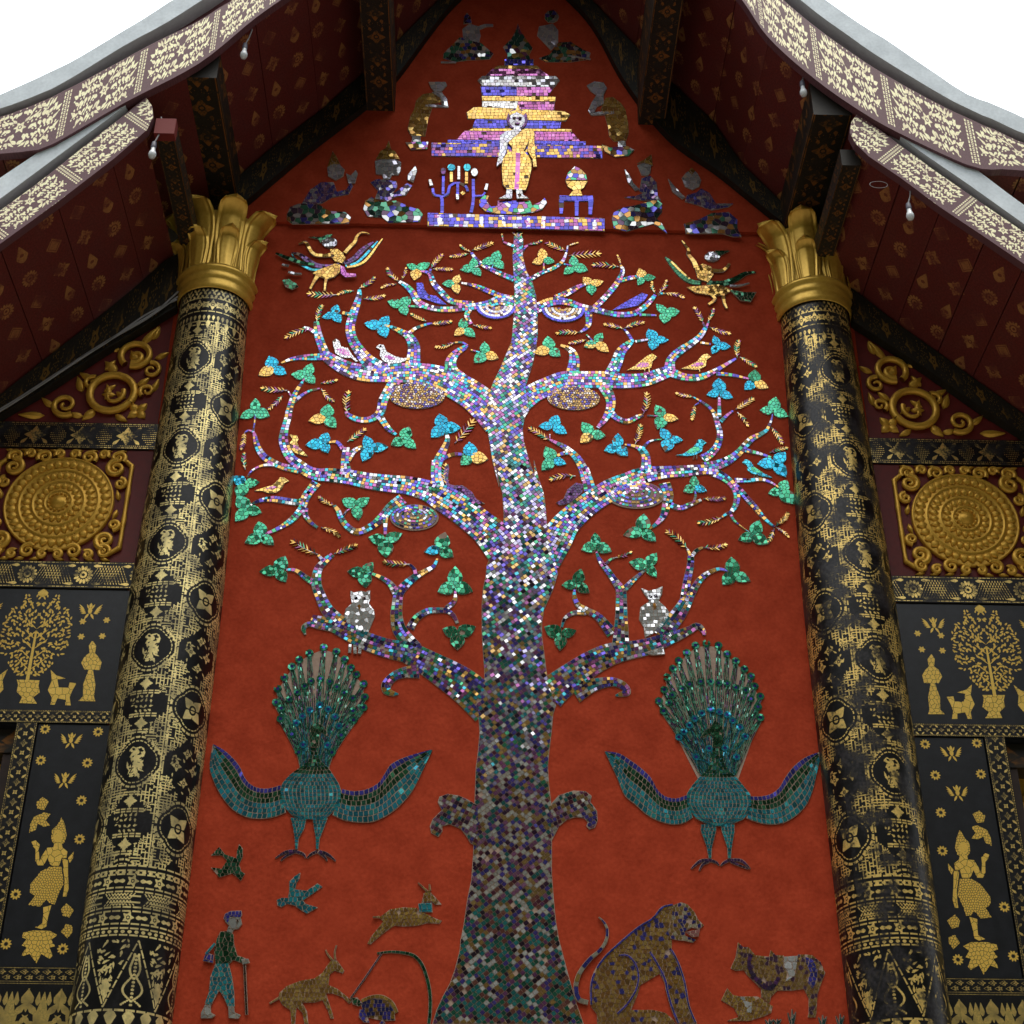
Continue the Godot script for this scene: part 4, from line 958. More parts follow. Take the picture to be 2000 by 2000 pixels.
# ================================================================ scene
const ZW := 0.025
func cam_axes(pitch: float, yaw: float, roll: float) -> Array:
	var f := Vector3(-sin(yaw) * cos(pitch), sin(pitch), -cos(yaw) * cos(pitch))
	var r := Vector3(cos(yaw), 0, -sin(yaw))
	var u := r.cross(f)
	return [r * cos(roll) + u * sin(roll), -r * sin(roll) + u * cos(roll), f]
func _ready():
	rng.seed = 4711
	# camera
	var cam := Camera3D.new()
	cam.name = "camera"
	add_child(cam)
	var ax := cam_axes(deg_to_rad(31.5787), deg_to_rad(-1.4164), deg_to_rad(0.2885))
	cam.transform = Transform3D(Basis(ax[0], ax[1], -ax[2]), Vector3(-0.2009, 1.6, 7.5))
	cam.fov = 35.94
	cam.near = 0.05
	cam.far = 600.0
	cam.current = true
	# sky: flat bright overcast
	var env := Environment.new()
	env.background_mode = Environment.BG_SKY
	var sk := ProceduralSkyMaterial.new()
	sk.sky_top_color = Color(0.98, 0.99, 1.0)
	sk.sky_horizon_color = Color(0.50, 0.51, 0.52)
	sk.sky_curve = 0.9
	sk.ground_horizon_color = Color(0.35, 0.34, 0.32)
	sk.ground_bottom_color = Color(0.25, 0.24, 0.22)
	sk.sun_angle_max = 0.0
	var sky := Sky.new()
	sky.sky_material = sk
	env.sky = sky
	env.background_energy_multiplier = 2.6
	env.tonemap_mode = Environment.TONE_MAPPER_LINEAR
	env.tonemap_exposure = 1.42
	env.sdfgi_enabled = true
	env.ssao_enabled = true
	env.ssil_enabled = true
	var we := WorldEnvironment.new()
	we.name = "world_environment"
	we.environment = env
	add_child(we)
	var sun := DirectionalLight3D.new()
	sun.name = "sun"
	sun.light_energy = 0.5
	sun.light_angular_distance = 30.0
	sun.light_color = Color(1.0, 0.98, 0.95)
	sun.shadow_enabled = true
	add_child(sun)
	sun.rotation_degrees = Vector3(-74, 10, 0)
	make_materials()
	build_setting()
	build_walls()
	build_roofs()
	for s in [-1, 1]: build_pillar(s)
	for s in [-1, 1]: build_bay(s)
	build_tree()
	for p in PEACOCKS: build_peacock(p)
	for f in FIGURES: build_figure(f)
	build_small()
	print("built")

func make_materials():
	M.glass = plain(Color.WHITE, 0.09, 0.7)
	M.glass.vertex_color_use_as_albedo = true
	M.grout = noise_material(Color(0.56, 0.47, 0.42), Color(0.66, 0.58, 0.52), 0.9, 0.0, 0.4, 3)
	M.plaster = noise_material(Color(0.56, 0.195, 0.11), Color(0.69, 0.27, 0.17), 0.85, 0.0, 1.9, 11, 2.0)
	M.plaster.metallic_specular = 0.2
	M.carved = noise_material(Color(0.74, 0.55, 0.17), Color(0.90, 0.72, 0.30), 0.42, 0.5, 0.25, 21, 1.5, 0.05)
	M.carvedred = noise_material(Color(0.33, 0.055, 0.045), Color(0.42, 0.08, 0.06), 0.6, 0.0, 0.5, 22)
	M.capital = noise_material(Color(0.78, 0.60, 0.22), Color(0.93, 0.78, 0.36), 0.34, 0.45, 0.5, 23, 0.8, 0.03)
	M.leafgold = noise_material(Color(0.86, 0.66, 0.22), Color(1.0, 0.90, 0.52), 0.36, 0.32, 0.2, 24, 0.0, 0.06)
	M.lacquer = noise_material(Color(0.035, 0.04, 0.055), Color(0.13, 0.135, 0.16), 0.35, 0.0, 0.55, 25, 0.0, 0.012)
	M.darkwood = noise_material(Color(0.13, 0.09, 0.08), Color(0.22, 0.15, 0.12), 0.7, 0.0, 0.6, 26)
	M.cap_mortar = noise_material(Color(0.76, 0.80, 0.83), Color(0.90, 0.94, 0.97), 0.8, 0.0, 1.8, 27, 0.0, 0.02)
	M.maroon = noise_material(Color(0.37, 0.20, 0.22), Color(0.43, 0.25, 0.27), 0.5, 0.0, 0.5, 28)
	M.roof_tile = noise_material(Color(0.30, 0.25, 0.22), Color(0.42, 0.36, 0.32), 0.85, 0.0, 0.9, 29)
	M.paving = noise_material(Color(0.50, 0.48, 0.45), Color(0.62, 0.59, 0.55), 0.85, 0.0, 3.0, 30)
	M.lawn = noise_material(Color(0.24, 0.29, 0.15), Color(0.33, 0.37, 0.20), 0.95, 0.0, 5.0, 31)
	M.leafgreen = noise_material(Color(0.15, 0.24, 0.09), Color(0.25, 0.34, 0.14), 0.8, 0.0, 2.0, 32)
	M.bark = noise_material(Color(0.28, 0.23, 0.19), Color(0.38, 0.33, 0.28), 0.9, 0.0, 1.0, 33)
	M.redpaint = plain(Color(0.45, 0.12, 0.11), 0.7)
	M.cable = plain(Color(0.55, 0.55, 0.56), 0.5)
	M.socket = plain(Color(0.35, 0.35, 0.40), 0.5)
	M.bulb = plain(Color(0.86, 0.88, 0.90), 0.15)
	var gold := Color(0.96, 0.83, 0.50)
	var black := Color(0.055, 0.053, 0.058)
	# pillar prints
	var tile := pillar_tile()
	var mk := Mask.new(768, 2048)
	for j in range(-1, 6):
		for i in 3: mk.blit(tile, i * 256, int(ppx(7.08 - j * 0.622)) - 146)
	pillar_bands(mk)
	for s in [-1, 1]: M["pillar%d" % s] = leaf_material(mk, black, Color(0.98, 0.90, 0.62) if s < 0 else Color(0.93, 0.80, 0.47), 0.25 if s < 0 else 0.9, 0.28 if s < 0 else 0.6, 40 + s, 0.5, 0.33)
	# frieze with flower and lattice
	var k := Mask.new(384, 128)
	for x in 2:
		k.flower(96 + x * 192, 64, 44, 4)
		k.flower(96 + x * 192, 64, 30, 4, PI / 4, false)
		for a in [[-1, -1], [1, -1], [-1, 1], [1, 1]]: k.leaf(96 + x * 192 + a[0] * 46, 64 + a[1] * 34, 26, 16, atan2(-a[1], -a[0]))
		for i in 9:
			for j in 9:
				if absf(i - 4) + absf(j - 4) < 5.5: k.ell(x * 192 + (i - 4) * 7.5, 64 + (j - 4) * 10, 2.3, 2.3)
	for y in [5, 14, 114, 123]: k.dashes(Vector2(0, y), Vector2(384, y), 3, 4 if y == 14 or y == 114 else 14, 4)
	M.frieze_a = leaf_material(k, black, gold, 0.9, 0.5, 51)
	k = Mask.new(512, 128)
	for x in 2:
		k.rosette(64 + x * 256, 64, 44, 14)
		for i in 9: # woven lattice
			k.dashes(Vector2(130 + x * 256 + i * 13, 18), Vector2(90 + x * 256 + i * 13 + 80, 110), 3, 9, 4)
			k.dashes(Vector2(210 + x * 256 - i * 13 + 26, 18), Vector2(250 + x * 256 - i * 13 - 60, 110), 3, 9, 4)
		for a in [[-1, -1], [1, -1], [-1, 1], [1, 1]]: k.leaf(64 + x * 256 + a[0] * 56, 64 + a[1] * 44, 30, 16, 0.0 if a[0] > 0 else PI)
	for y in [5, 122]: k.dashes(Vector2(0, y), Vector2(512, y), 3, 16, 4)
	M.frieze_b = leaf_material(k, black, gold, 0.6, 0.4, 52)
	k = Mask.new(128, 128)
	for c in [[64, 64], [0, 64]]:
		k.flower(c[0], c[1], 26 if c[0] == 64 else 18, 4, 0.0 if c[0] == 64 else PI / 4)
	for a in [[-1, -1], [1, -1], [-1, 1], [1, 1]]: k.leaf(64 + a[0] * 36, 64 + a[1] * 34, 26, 16, atan2(a[1], a[0]))
	for y in [6, 15, 113, 122]: k.dashes(Vector2(0, y), Vector2(128, y), 4, 12 if y == 6 or y == 122 else 5, 5)
	M.frieze_c = leaf_material(k, black, gold, 0.5, 0.3, 53)
	k = Mask.new(256, 128)
	for x in 4:
		for y in 2:
			k.flower(32 + x * 64 + 32 * y, 36 + y * 40, 17, 4, PI / 4 * y)
			k.line(Vector2(x * 64 + 32 * y, 36 + y * 40), Vector2(x * 64 + 32 + 32 * y, 36 + y * 40 - 20), 3)
			k.line(Vector2(x * 64 + 32 * y, 36 + y * 40), Vector2(x * 64 + 32 + 32 * y, 36 + y * 40 + 20), 3)
	for x in 32:
		k.ell(x * 8 + 4, 8, 3, 3)
		k.ell(x * 8 + 4, 104, 3, 3)
		k.ell(x * 8 + 4, 119, 3, 3)
	M.frieze_d = leaf_material(k, black, gold, 0.3, 0.2, 54)
	k = Mask.new(256, 192)
	for x in 2:
		for sd in [-1, 1]:
			for q in [[14, 150, 60, 34, -1.2], [38, 110, 52, 30, -0.9], [52, 60, 46, 28, -1.25], [22, 70, 40, 22, -1.6], [34, 170, 40, 26, -0.4], [56, 150, 30, 18, -0.8]]:
				k.leaf(64 + x * 128 + sd * q[0], q[1], q[2], q[3], q[4] if sd > 0 else PI - q[4])
		k.leaf(64 + x * 128, 110, 80, 40, -PI / 2)
		k.leaf(x * 128, 60, 60, 40, PI / 2)
	M.frieze_e = leaf_material(k, black, gold, 0.2, 0.2, 55)
	# purlin and trim prints
	k = Mask.new(128, 256)
	for y in 2:
		k.flower(64, 64 + y * 128, 40, 4)
		for a in [[-1, -1], [1, -1], [-1, 1], [1, 1]]: k.leaf(64 + a[0] * 26, 64 + y * 128 + a[1] * 40, 16, 16, atan2(a[1], a[0] * 0.2))
		for q in 26: k.ell(rng.randf_range(6, 122), rng.randf_range(0, 36) - 18 + y * 128, 1.8, 1.8)
	k.rect(3, 0, 7, 256)
	k.rect(121, 0, 125, 256)
	M.purlin = leaf_material(k, Color(0.12, 0.105, 0.08), Color(0.55, 0.36, 0.17), 1.0, 0.15, 56, 0.45, 0.55)
	k = Mask.new(256, 96)
	for x in 2:
		k.flower(64 + x * 128, 48, 30, 5, 0.3)
		for q in 70: k.ell(x * 128 + rng.randf_range(-36, 36), rng.randf_range(6, 90), 2.2, 2.2)
	M.trim = leaf_material(k, Color(0.11, 0.105, 0.08), Color(0.50, 0.38, 0.18), 1.1, 0.15, 57, 0.45, 0.55)
	# bargeboard print: a leafy block and a beaded bar
	k = Mask.new(512, 256)
	var rr := RandomNumberGenerator.new()
	rr.seed = 77
	for i in 9:
		for j in 5:
			for e in [-1, 1]:
				var px = 215 + e * (18 + i * 21.0 + (j % 2) * 10)
				var py := 28 + j * 45.0
				var out := Vector2((px - 215) / 205.0, (py - 118) / 122.0)
				if pow(absf(out.x), 3) + pow(absf(out.y), 3) > 1.0 or out.length() < 0.28: continue
				rr.seed = i * 31 + j * 7
				var a := (0.5 + 0.9 * rr.randf()) * (1.0 if rr.randf() < 0.5 else -1.0) + (PI / 2 if rr.randf() < 0.3 else 0.0)
				k.leaf(px + e * rr.randf_range(-5, 5), py + rr.randf_range(-6, 6), rr.randf_range(20, 30), rr.randf_range(15, 24), a if e > 0 else PI - a)
				if rr.randf() < 0.8: k.ell(px + e * 10, py + 20, 5, 5)
				if rr.randf() < 0.5: k.ell(px - e * 2, py - 20, 4, 4)
	k.flower(215, 118, 34, 6)
	for i in 12:
		k.rect(440, 14 + i * 19, 449, 28 + i * 19)
		k.rect(476, 14 + i * 19, 485, 28 + i * 19)
	for i in 23: k.rect(456, 14 + i * 9.8, 469, 20 + i * 9.8)
	M.barge = leaf_material(k, Color(0.40, 0.27, 0.30), Color(0.99, 0.96, 0.80), 0.1, 0.0, 58, 0.1, 0.4)
	# soffit print: four scattered motifs
	k = Mask.new(512, 512)
	var kind := 0
	for j in 4:
		for i in 4:
			var c := Vector2(64 + i * 128 + (j % 2) * 64, 64 + j * 128)
			match (i + j * 3) % 4:
				0:
					for t in range(-36, 37):
						for u in range(-36, 37):
							if absf(t) + absf(u) < 37 and not (absf(t) + absf(u) > 25 and absf(t) + absf(u) < 29): k.dot(int(c.x) + t, int(c.y) + u, 200)
				1: k.rosette(c.x, c.y, 34, 14)
				2:
					k.leaf(c.x - 14, c.y, 52, 52, 0)
					k.ell(c.x - 6, c.y, 7, 9, 0, 60)
				3:
					k.flower(c.x, c.y, 38, 4)
					k.flower(c.x, c.y, 30, 4, PI / 4)
	M.soffit = leaf_material(k, Color(0.40, 0.155, 0.14), Color(0.66, 0.46, 0.27), 0.9, 0.12, 59, 0.1, 0.6)
	M.soffit.uv1_scale = Vector3(1.25, 1.25, 1)

func pillar_tile() -> Mask:
	var t := Mask.new(256, 292)
	var r := RandomNumberGenerator.new()
	r.seed = 5
	var cx := 128.0
	var cy := 146.0
	t.ring(cx, cy, 56, 5, 6, 4, 26, 0.28)
	t.ring(cx, cy, 47, 3, 5, 4, 30, 0.35)
	for i in 80:   # dancing figure with flowers
		var y := r.randf_range(-36, 36)
		var w: float = 6.0 + 18.0 * absf(sin(y * 0.09 + 0.5))
		t.leaf(cx + r.randf_range(-w, w), cy + y, r.randf_range(5, 11), r.randf_range(4, 7), r.randf_range(0, TAU))
	t.ell(cx, cy - 24, 6, 8)
	t.line(Vector2(cx, cy - 16), Vector2(cx + 2, cy + 30), 8)
	for q in [[0, 0]]:   # four petalled flower in its lobed frame, half a step round
		t.ring(q[0], q[1], 52, 6, 8, 4, 24, 0.25)
		t.ring(q[0], q[1], 42, 3, 7, 4, 28, 0.3)
		t.flower(q[0], q[1], 36, 4, PI / 4)
	for y in [-50.0, 50.0]:
		t.flower(128, y, 17, 4)
		t.flower(128, y, 12, 4, PI / 4, false)
	for y in [-72.0, -66.0, -31.0, -25.0, 25.0, 31.0, 66.0, 72.0]: t.dashes(Vector2(92, y), Vector2(164, y), 3, 12, 3)
	for i in 4:
		for j in 4: t.leaf(110 + i * 12, -16 + j * 11, 7, 6, r.randf_range(0, TAU))
	for sx in [64.0, 192.0]:
		t.dashes(Vector2(sx - 3, 0), Vector2(sx - 3, 292), 3, 14, 3)
		t.dashes(Vector2(sx + 3, 6), Vector2(sx + 3, 292), 3, 14, 3)
		for sy in [73.0, 219.0]:
			for i in range(-6, 7):
				for j in range(-9, 10):
					if absf(i) / 6.0 + absf(j) / 9.5 > 1.0: continue
					if r.randf() < 0.62: t.rect(sx + i * 9 - 4, sy + j * 7, sx + i * 9 + 5, sy + j * 7 + 3)
					if r.randf() < 0.75: t.rect(sx + i * 9 - 4, sy + j * 7 - 3, sx + i * 9 - 1, sy + j * 7 + 5)
			for e in [[-34, -34], [34, 34], [34, -34], [-34, 34]]: t.rosette(sx + e[0] * 0.62, sy + e[1] * 0.9, 9, 8)
	for x in [0.0, 128.0]:   # filler between the medallions
		for q in 26:
			var fy: float = (146.0 if x == 0.0 else 0.0) + r.randf_range(-70, 70)
			var fx = x + r.randf_range(-40, 40)
			if x == 128.0 and absf(fx - 128.0) < 22: continue
			t.leaf(fx, fy, r.randf_range(6, 10), r.randf_range(4, 6), r.randf_range(0, TAU))
	for x in [0.0]:
		for y in [146.0]:
			for sx in [-26.0, 26.0]: t.flower(x + sx, y, 14, 4)
			t.flower(x, y - 36, 13, 4)
			t.flower(x, y + 36, 13, 4)
	return t
const P_TOP := 7.62
const P_BOT := 3.30
func ppx(y: float) -> float:
	return (P_TOP - y) / (P_TOP - P_BOT) * 2048.0
func pillar_bands(k: Mask):
	# top collar
	var a := 0.0
	var b := ppx(7.33)
	k.rect(0, a, 768, b, 0)
	for y in [4.0, 44.0, 92.0, b - 8]: k.dashes(Vector2(0, y), Vector2(768, y), 4, 22, 4)
	for i in 48:
		for j in 3: k.leaf(i * 16 + 8 * (j % 2), 14 + j * 12, 11, 9, 0.8 if i % 2 == 0 else 2.3)
	for i in 16:
		k.flower(i * 48 + 24, 68, 19, 4)
		k.flower(i * 48, 68, 15, 4, PI / 4)
	for i in 48: k.leaf(i * 16, 112, 13, 11, PI / 2)
	for i in 24: k.leaf(i * 32, b - 4, 22, 16, PI / 2)
	# lower rings
	a = ppx(4.07)
	b = ppx(3.74)
	k.rect(0, a, 768, 2048, 0)
	for f in [0.0, 0.07, 0.13, 0.32, 0.38, 0.60, 0.66, 0.84, 0.90, 1.0]: k.dashes(Vector2(0, a + (b - a) * f), Vector2(768, a + (b - a) * f), 4, 20, 4)
	for i in 48:
		k.ell(i * 16 + 8, a + (b - a) * 0.10, 5, 4)
		k.ell(i * 16 + 8, a + (b - a) * 0.95, 5, 4)
	for f in [0.225, 0.75]:
		for i in 12:
			k.flower(i * 64 + 32, a + (b - a) * f, 15, 5)
			for e in [-1, 1]: k.leaf(i * 64 + 32 + e * 24, a + (b - a) * f, 13, 10, 0.0 if e > 0 else PI)
	for i in 8:
		var m := a + (b - a) * 0.49
		for q in 7:
			k.dashes(Vector2(i * 96 + q * 8, m - 14), Vector2(i * 96 + q * 8 + 26, m + 14), 3, 8, 3)
			k.dashes(Vector2(i * 96 + q * 8 + 26, m - 14), Vector2(i * 96 + q * 8, m + 14), 3, 8, 3)
		k.rect(i * 96 + 60, m - 9, i * 96 + 88, m - 5)
		k.rect(i * 96 + 60, m + 5, i * 96 + 88, m + 9)
	# triangles with leaves and serpents
	var c := ppx(3.415)
	for i in 6:
		var x := i * 128.0
		k.dashes(Vector2(x, c), Vector2(x + 64, b + 10), 4, 18, 4)
		k.dashes(Vector2(x + 64, b + 10), Vector2(x + 128, c), 4, 18, 4)
		var r := RandomNumberGenerator.new()
		r.seed = 9
		for q in 60:
			var fy := r.randf_range(0.0, 0.85)
			var fx := r.randf_range(-1, 1) * (0.92 - fy) * 54
			k.leaf(x + fx, b + 12 + fy * (c - b - 16), r.randf_range(6, 12), r.randf_range(5, 8), r.randf_range(0, TAU))
		k.leaf(x, c - 44, 34, 20, PI / 2)
		for q in 40:
			var f := q / 39.0
			var w := 26.0 * f * absf(sin(f * 7.0)) + 5
			for e in [-1, 1]: k.ell(x + 64 + e * w, b + 40 + f * (c - b - 46), 3, 2.4)
			if q % 3 == 0: k.ell(x + 64, b + 44 + f * (c - b - 50), 4, 3)
	for y in [c + 6]: k.dashes(Vector2(0, y), Vector2(768, y), 5, 22, 4)
	for i in 18: k.leaf(i * 42.7 + 20, c + 18, 24, 30, PI / 2)

# ---------------------------------------------------------------- setting
func build_setting():
	org = Vector3.ZERO
	var b := nb()
	box(b, Vector3(-150, -0.5, -150), Vector3(150, 0, 150))
	emit(self, "ground", [[b, M.lawn]]).set_meta("kind", "structure")
	b = nb()
	box(b, Vector3(-14, 0.004, 0.9), Vector3(14, 0.03, 12.5))
	emit(self, "courtyard_paving", [[b, M.paving]]).set_meta("kind", "structure")
	b = nb()
	box(b, Vector3(-4.8, 0.034, -7), Vector3(4.8, 0.95, 0.88))
	emit(self, "temple_terrace", [[b, M.paving]]).set_meta("kind", "structure")
	# trees on the far side of the courtyard: the glass mirrors them
	var protos := []
	var r := RandomNumberGenerator.new()
	r.seed = 31
	for v in 2:
		var t := thing("courtyard_tree", Vector3.ZERO, "tall leafy tree standing across the courtyard, facing the mosaic wall", "tree", "trees across the courtyard")
		var tb := nb()
		tube(tb, [Vector3(0, 0, 0), Vector3(0.1, 2.5, 0.05), Vector3(-0.1, 5, 0), Vector3(0.1, 8, 0.1), Vector3(0, 11, 0)], [0.38, 0.3, 0.26, 0.18, 0.06], 8)
		for i in 9:
			var a := TAU * i / 9.0 + r.randf()
			var y := r.randf_range(3.5, 8.5)
			tube(tb, [Vector3(0, y, 0), Vector3(cos(a) * 1.3, y + 0.9, sin(a) * 1.3), Vector3(cos(a) * 2.6, y + 1.6, sin(a) * 2.6)], [0.13, 0.08, 0.03], 6)
		emit(t, "trunk", [[tb, M.bark]])
		var cb := nb()
		var clumps := []
		for i in 60:
			var h := r.randf()
			var rad := 3.4 * sqrt(r.randf()) * (1.0 - 0.55 * h * h)
			var a := r.randf() * TAU
			clumps.append(Vector3(cos(a) * rad, 2.6 + h * 10.4, sin(a) * rad))
		for c in clumps:
			for i in 60:
				var d := Vector3(r.randfn(0, 1), r.randfn(0, 0.8), r.randfn(0, 1)) * 0.55
				var p: Vector3 = c + d
				var u := Vector3(r.randfn(0, 1), r.randfn(0, 1), r.randfn(0, 1)).normalized() * 0.24
				var w := u.cross(Vector3(r.randfn(0, 1), r.randfn(0, 1), r.randfn(0, 1))).normalized() * 0.14
				quad(cb, p - u, p + w, p + u, p - w)
		emit(t, "crown", [[cb, M.leafgreen]])
		protos.append(t)
	var spots := [[-13, 17.5, 1.0], [-9, 19, 1.1], [-5.4, 17, 0.98], [-2.2, 18.5, 1.04], [1.4, 17.2, 0.97], [4.8, 18.6, 1.08], [8.2, 17, 1.0], [12, 18, 1.05], [-17, 16, 1.05], [16, 16.5, 1.0], [-0.4, 21, 1.06], [3.2, 21, 1.05], [-4, 21.5, 1.1], [-11.5, 12, 1.0], [-12, 7, 1.05], [-11, 2.5, 0.95], [11.5, 12.5, 1.0], [12, 7.5, 1.05], [11.2, 3, 0.95]]
	for i in spots.size():
		var q = spots[i]
		var o: Node3D = protos[i] if i < 2 else protos[i % 2].duplicate()
		if i >= 2:
			o.name = numbered("courtyard_tree")
			add_child(o)
		o.position = Vector3(q[0], 0, q[1])
		o.rotation.y = i * 1.7
		o.scale = Vector3.ONE * q[2] * 1.17

# ---------------------------------------------------------------- profiles of the two roof tiers
func xy(l: Array) -> Array:
	var o := []
	for i in range(0, l.size(), 2): o.append(Vector2(l[i], l[i + 1]) * 0.001)
	return o
func at_x(l: Array, x: float) -> float:   # piecewise linear y(x); l sorted by x either way
	var a := l.duplicate()
	if a[0].x > a[a.size() - 1].x: a.reverse()
	if x <= a[0].x: return a[0].y
	for i in a.size() - 1:
		if x <= a[i + 1].x: return lerpf(a[i].y, a[i + 1].y, (x - a[i].x) / max(1e-6, a[i + 1].x - a[i].x))
	return a[a.size() - 1].y
func upper_profile(s: int) -> Array:   # from the eave to the ridge
	var l := xy(BARGE["UL" if s < 0 else "UR"].fb)
	if s > 0: l.reverse()
	var o := [Vector2(s * 3.5, 7.66)]
	for p in l: o.append(p)
	for q in [[1.28, 9.2], [1.0, 9.58], [0.8, 9.88], [0.44, 10.44], [0.2, 10.74], [0.0, 10.88]]: o.append(Vector2(s * q[0], q[1]))
	return o
func lower_profile(s: int) -> Array:   # from the outer eave inwards to the tip
	var l := xy(BARGE["LL" if s < 0 else "LR"].fb)
	l.reverse()
	var d: Vector2 = (l[0] - l[2]).normalized()
	var o := [l[0] + d * 2.0]
	for i in l.size() - 2: o.append(l[i])
	return o
func spline(l: Array, step: float) -> Array:
	var o := []
	for i in l.size() - 1:
		var n: int = max(1, int(ceil((l[i + 1] - l[i]).length() / step)))
		for k in n: o.append(l[i].cubic_interpolate(l[i + 1], l[max(i - 1, 0)], l[min(i + 2, l.size() - 1)], float(k) / n))
	o.append(l[l.size() - 1])
	return o
func v3(p: Vector2, z: float) -> Vector3:
	return Vector3(p.x, p.y, z)
func ribbon(b: Array, lo: Array, hi: Array, z0: float, z1: float, per: float):   # a board between two edge curves, front at z1
	var u := 0.0
	for i in lo.size() - 1:
		var du: float = (lo[i + 1] - lo[i]).length() / per
		var uv := [Vector2(u, 1), Vector2(u, 0), Vector2(u + du, 0), Vector2(u + du, 1)]
		quad(b, v3(lo[i], z1), v3(hi[i], z1), v3(hi[i + 1], z1), v3(lo[i + 1], z1), Color.WHITE, uv)
		quad(b, v3(lo[i], z0), v3(hi[i], z0), v3(hi[i + 1], z0), v3(lo[i + 1], z0))
		var e := [Vector2(u, .96), Vector2(u, .99), Vector2(u + du, .99), Vector2(u + du, .96)]
		quad(b, v3(lo[i], z0), v3(lo[i], z1), v3(lo[i + 1], z1), v3(lo[i + 1], z0), Color.WHITE, e)
		quad(b, v3(hi[i], z0), v3(hi[i], z1), v3(hi[i + 1], z1), v3(hi[i + 1], z0), Color.WHITE, e)
		u += du
	for i in [0, lo.size() - 1]: quad(b, v3(lo[i], z0), v3(hi[i], z0), v3(hi[i], z1), v3(lo[i], z1))
func planks(parent: Node, prof: Array, lift: float, z0: float, z1: float, per_plank: float):
	var l := spline(prof, per_plank)
	var s := 0.0
	for i in l.size() - 1:
		var d: Vector2 = (l[i + 1] - l[i]).normalized()
		var n := Vector2(-d.y, d.x)
		if n.y < 0: n = -n
		var a: Vector2 = l[i] + d * 0.003 + n * lift
		var c: Vector2 = l[i + 1] - d * 0.003 + n * lift
		var len: float = (c - a).length()
		var b := nb()
		quad(b, v3(a, z0), v3(a, z1), v3(c, z1), v3(c, z0), Color.WHITE, [Vector2(z0, s), Vector2(z1, s), Vector2(z1, s + len), Vector2(z0, s + len)])
		var a2 := a + n * 0.025
		var c2 := c + n * 0.025
		quad(b, v3(a2, z0), v3(a2, z1), v3(c2, z1), v3(c2, z0))
		quad(b, v3(a, z0), v3(a, z1), v3(a2, z1), v3(a2, z0), Color.WHITE, [Vector2(0, 0), Vector2(.01, 0), Vector2(.01, .01), Vector2(0, .01)])
		quad(b, v3(c, z0), v3(c, z1), v3(c2, z1), v3(c2, z0), Color.WHITE, [Vector2(0, 0), Vector2(.01, 0), Vector2(.01, .01), Vector2(0, .01)])
		emit(parent, "soffit_plank", [[b, M.soffit]])
		s += len + 0.006
func purlin(parent: Node, x0: float, x1: float, y0: float, y1: float, z1: float, tip: bool):
	var b := nb()
	var w := x1 - x0
	var v := func(z): return z / (w * 2.0)
	quad(b, Vector3(x0, y0, 0), Vector3(x1, y0, 0), Vector3(x1, y0, z1), Vector3(x0, y0, z1), Color.WHITE, [Vector2(0, v.call(0)), Vector2(1, v.call(0)), Vector2(1, v.call(z1)), Vector2(0, v.call(z1))])
	for x in [x0, x1]: quad(b, Vector3(x, y0, 0), Vector3(x, y0, z1), Vector3(x, y1, z1), Vector3(x, y1, 0), Color.WHITE, [Vector2(.02, 0), Vector2(.02, v.call(z1)), Vector2(.9, v.call(z1)), Vector2(.9, 0)])
	quad(b, Vector3(x0, y0, z1), Vector3(x0, y1, z1), Vector3(x1, y1, z1), Vector3(x1, y0, z1))
	var p := emit(parent, "purlin", [[b, M.purlin]])
	if tip:
		var c := nb()
		box(c, Vector3(x0 - 0.004, y0 - 0.004, z1), Vector3(x1 + 0.004, y1, z1 + 0.06))
		emit(p, "end_cap", [[c, M.redpaint]])
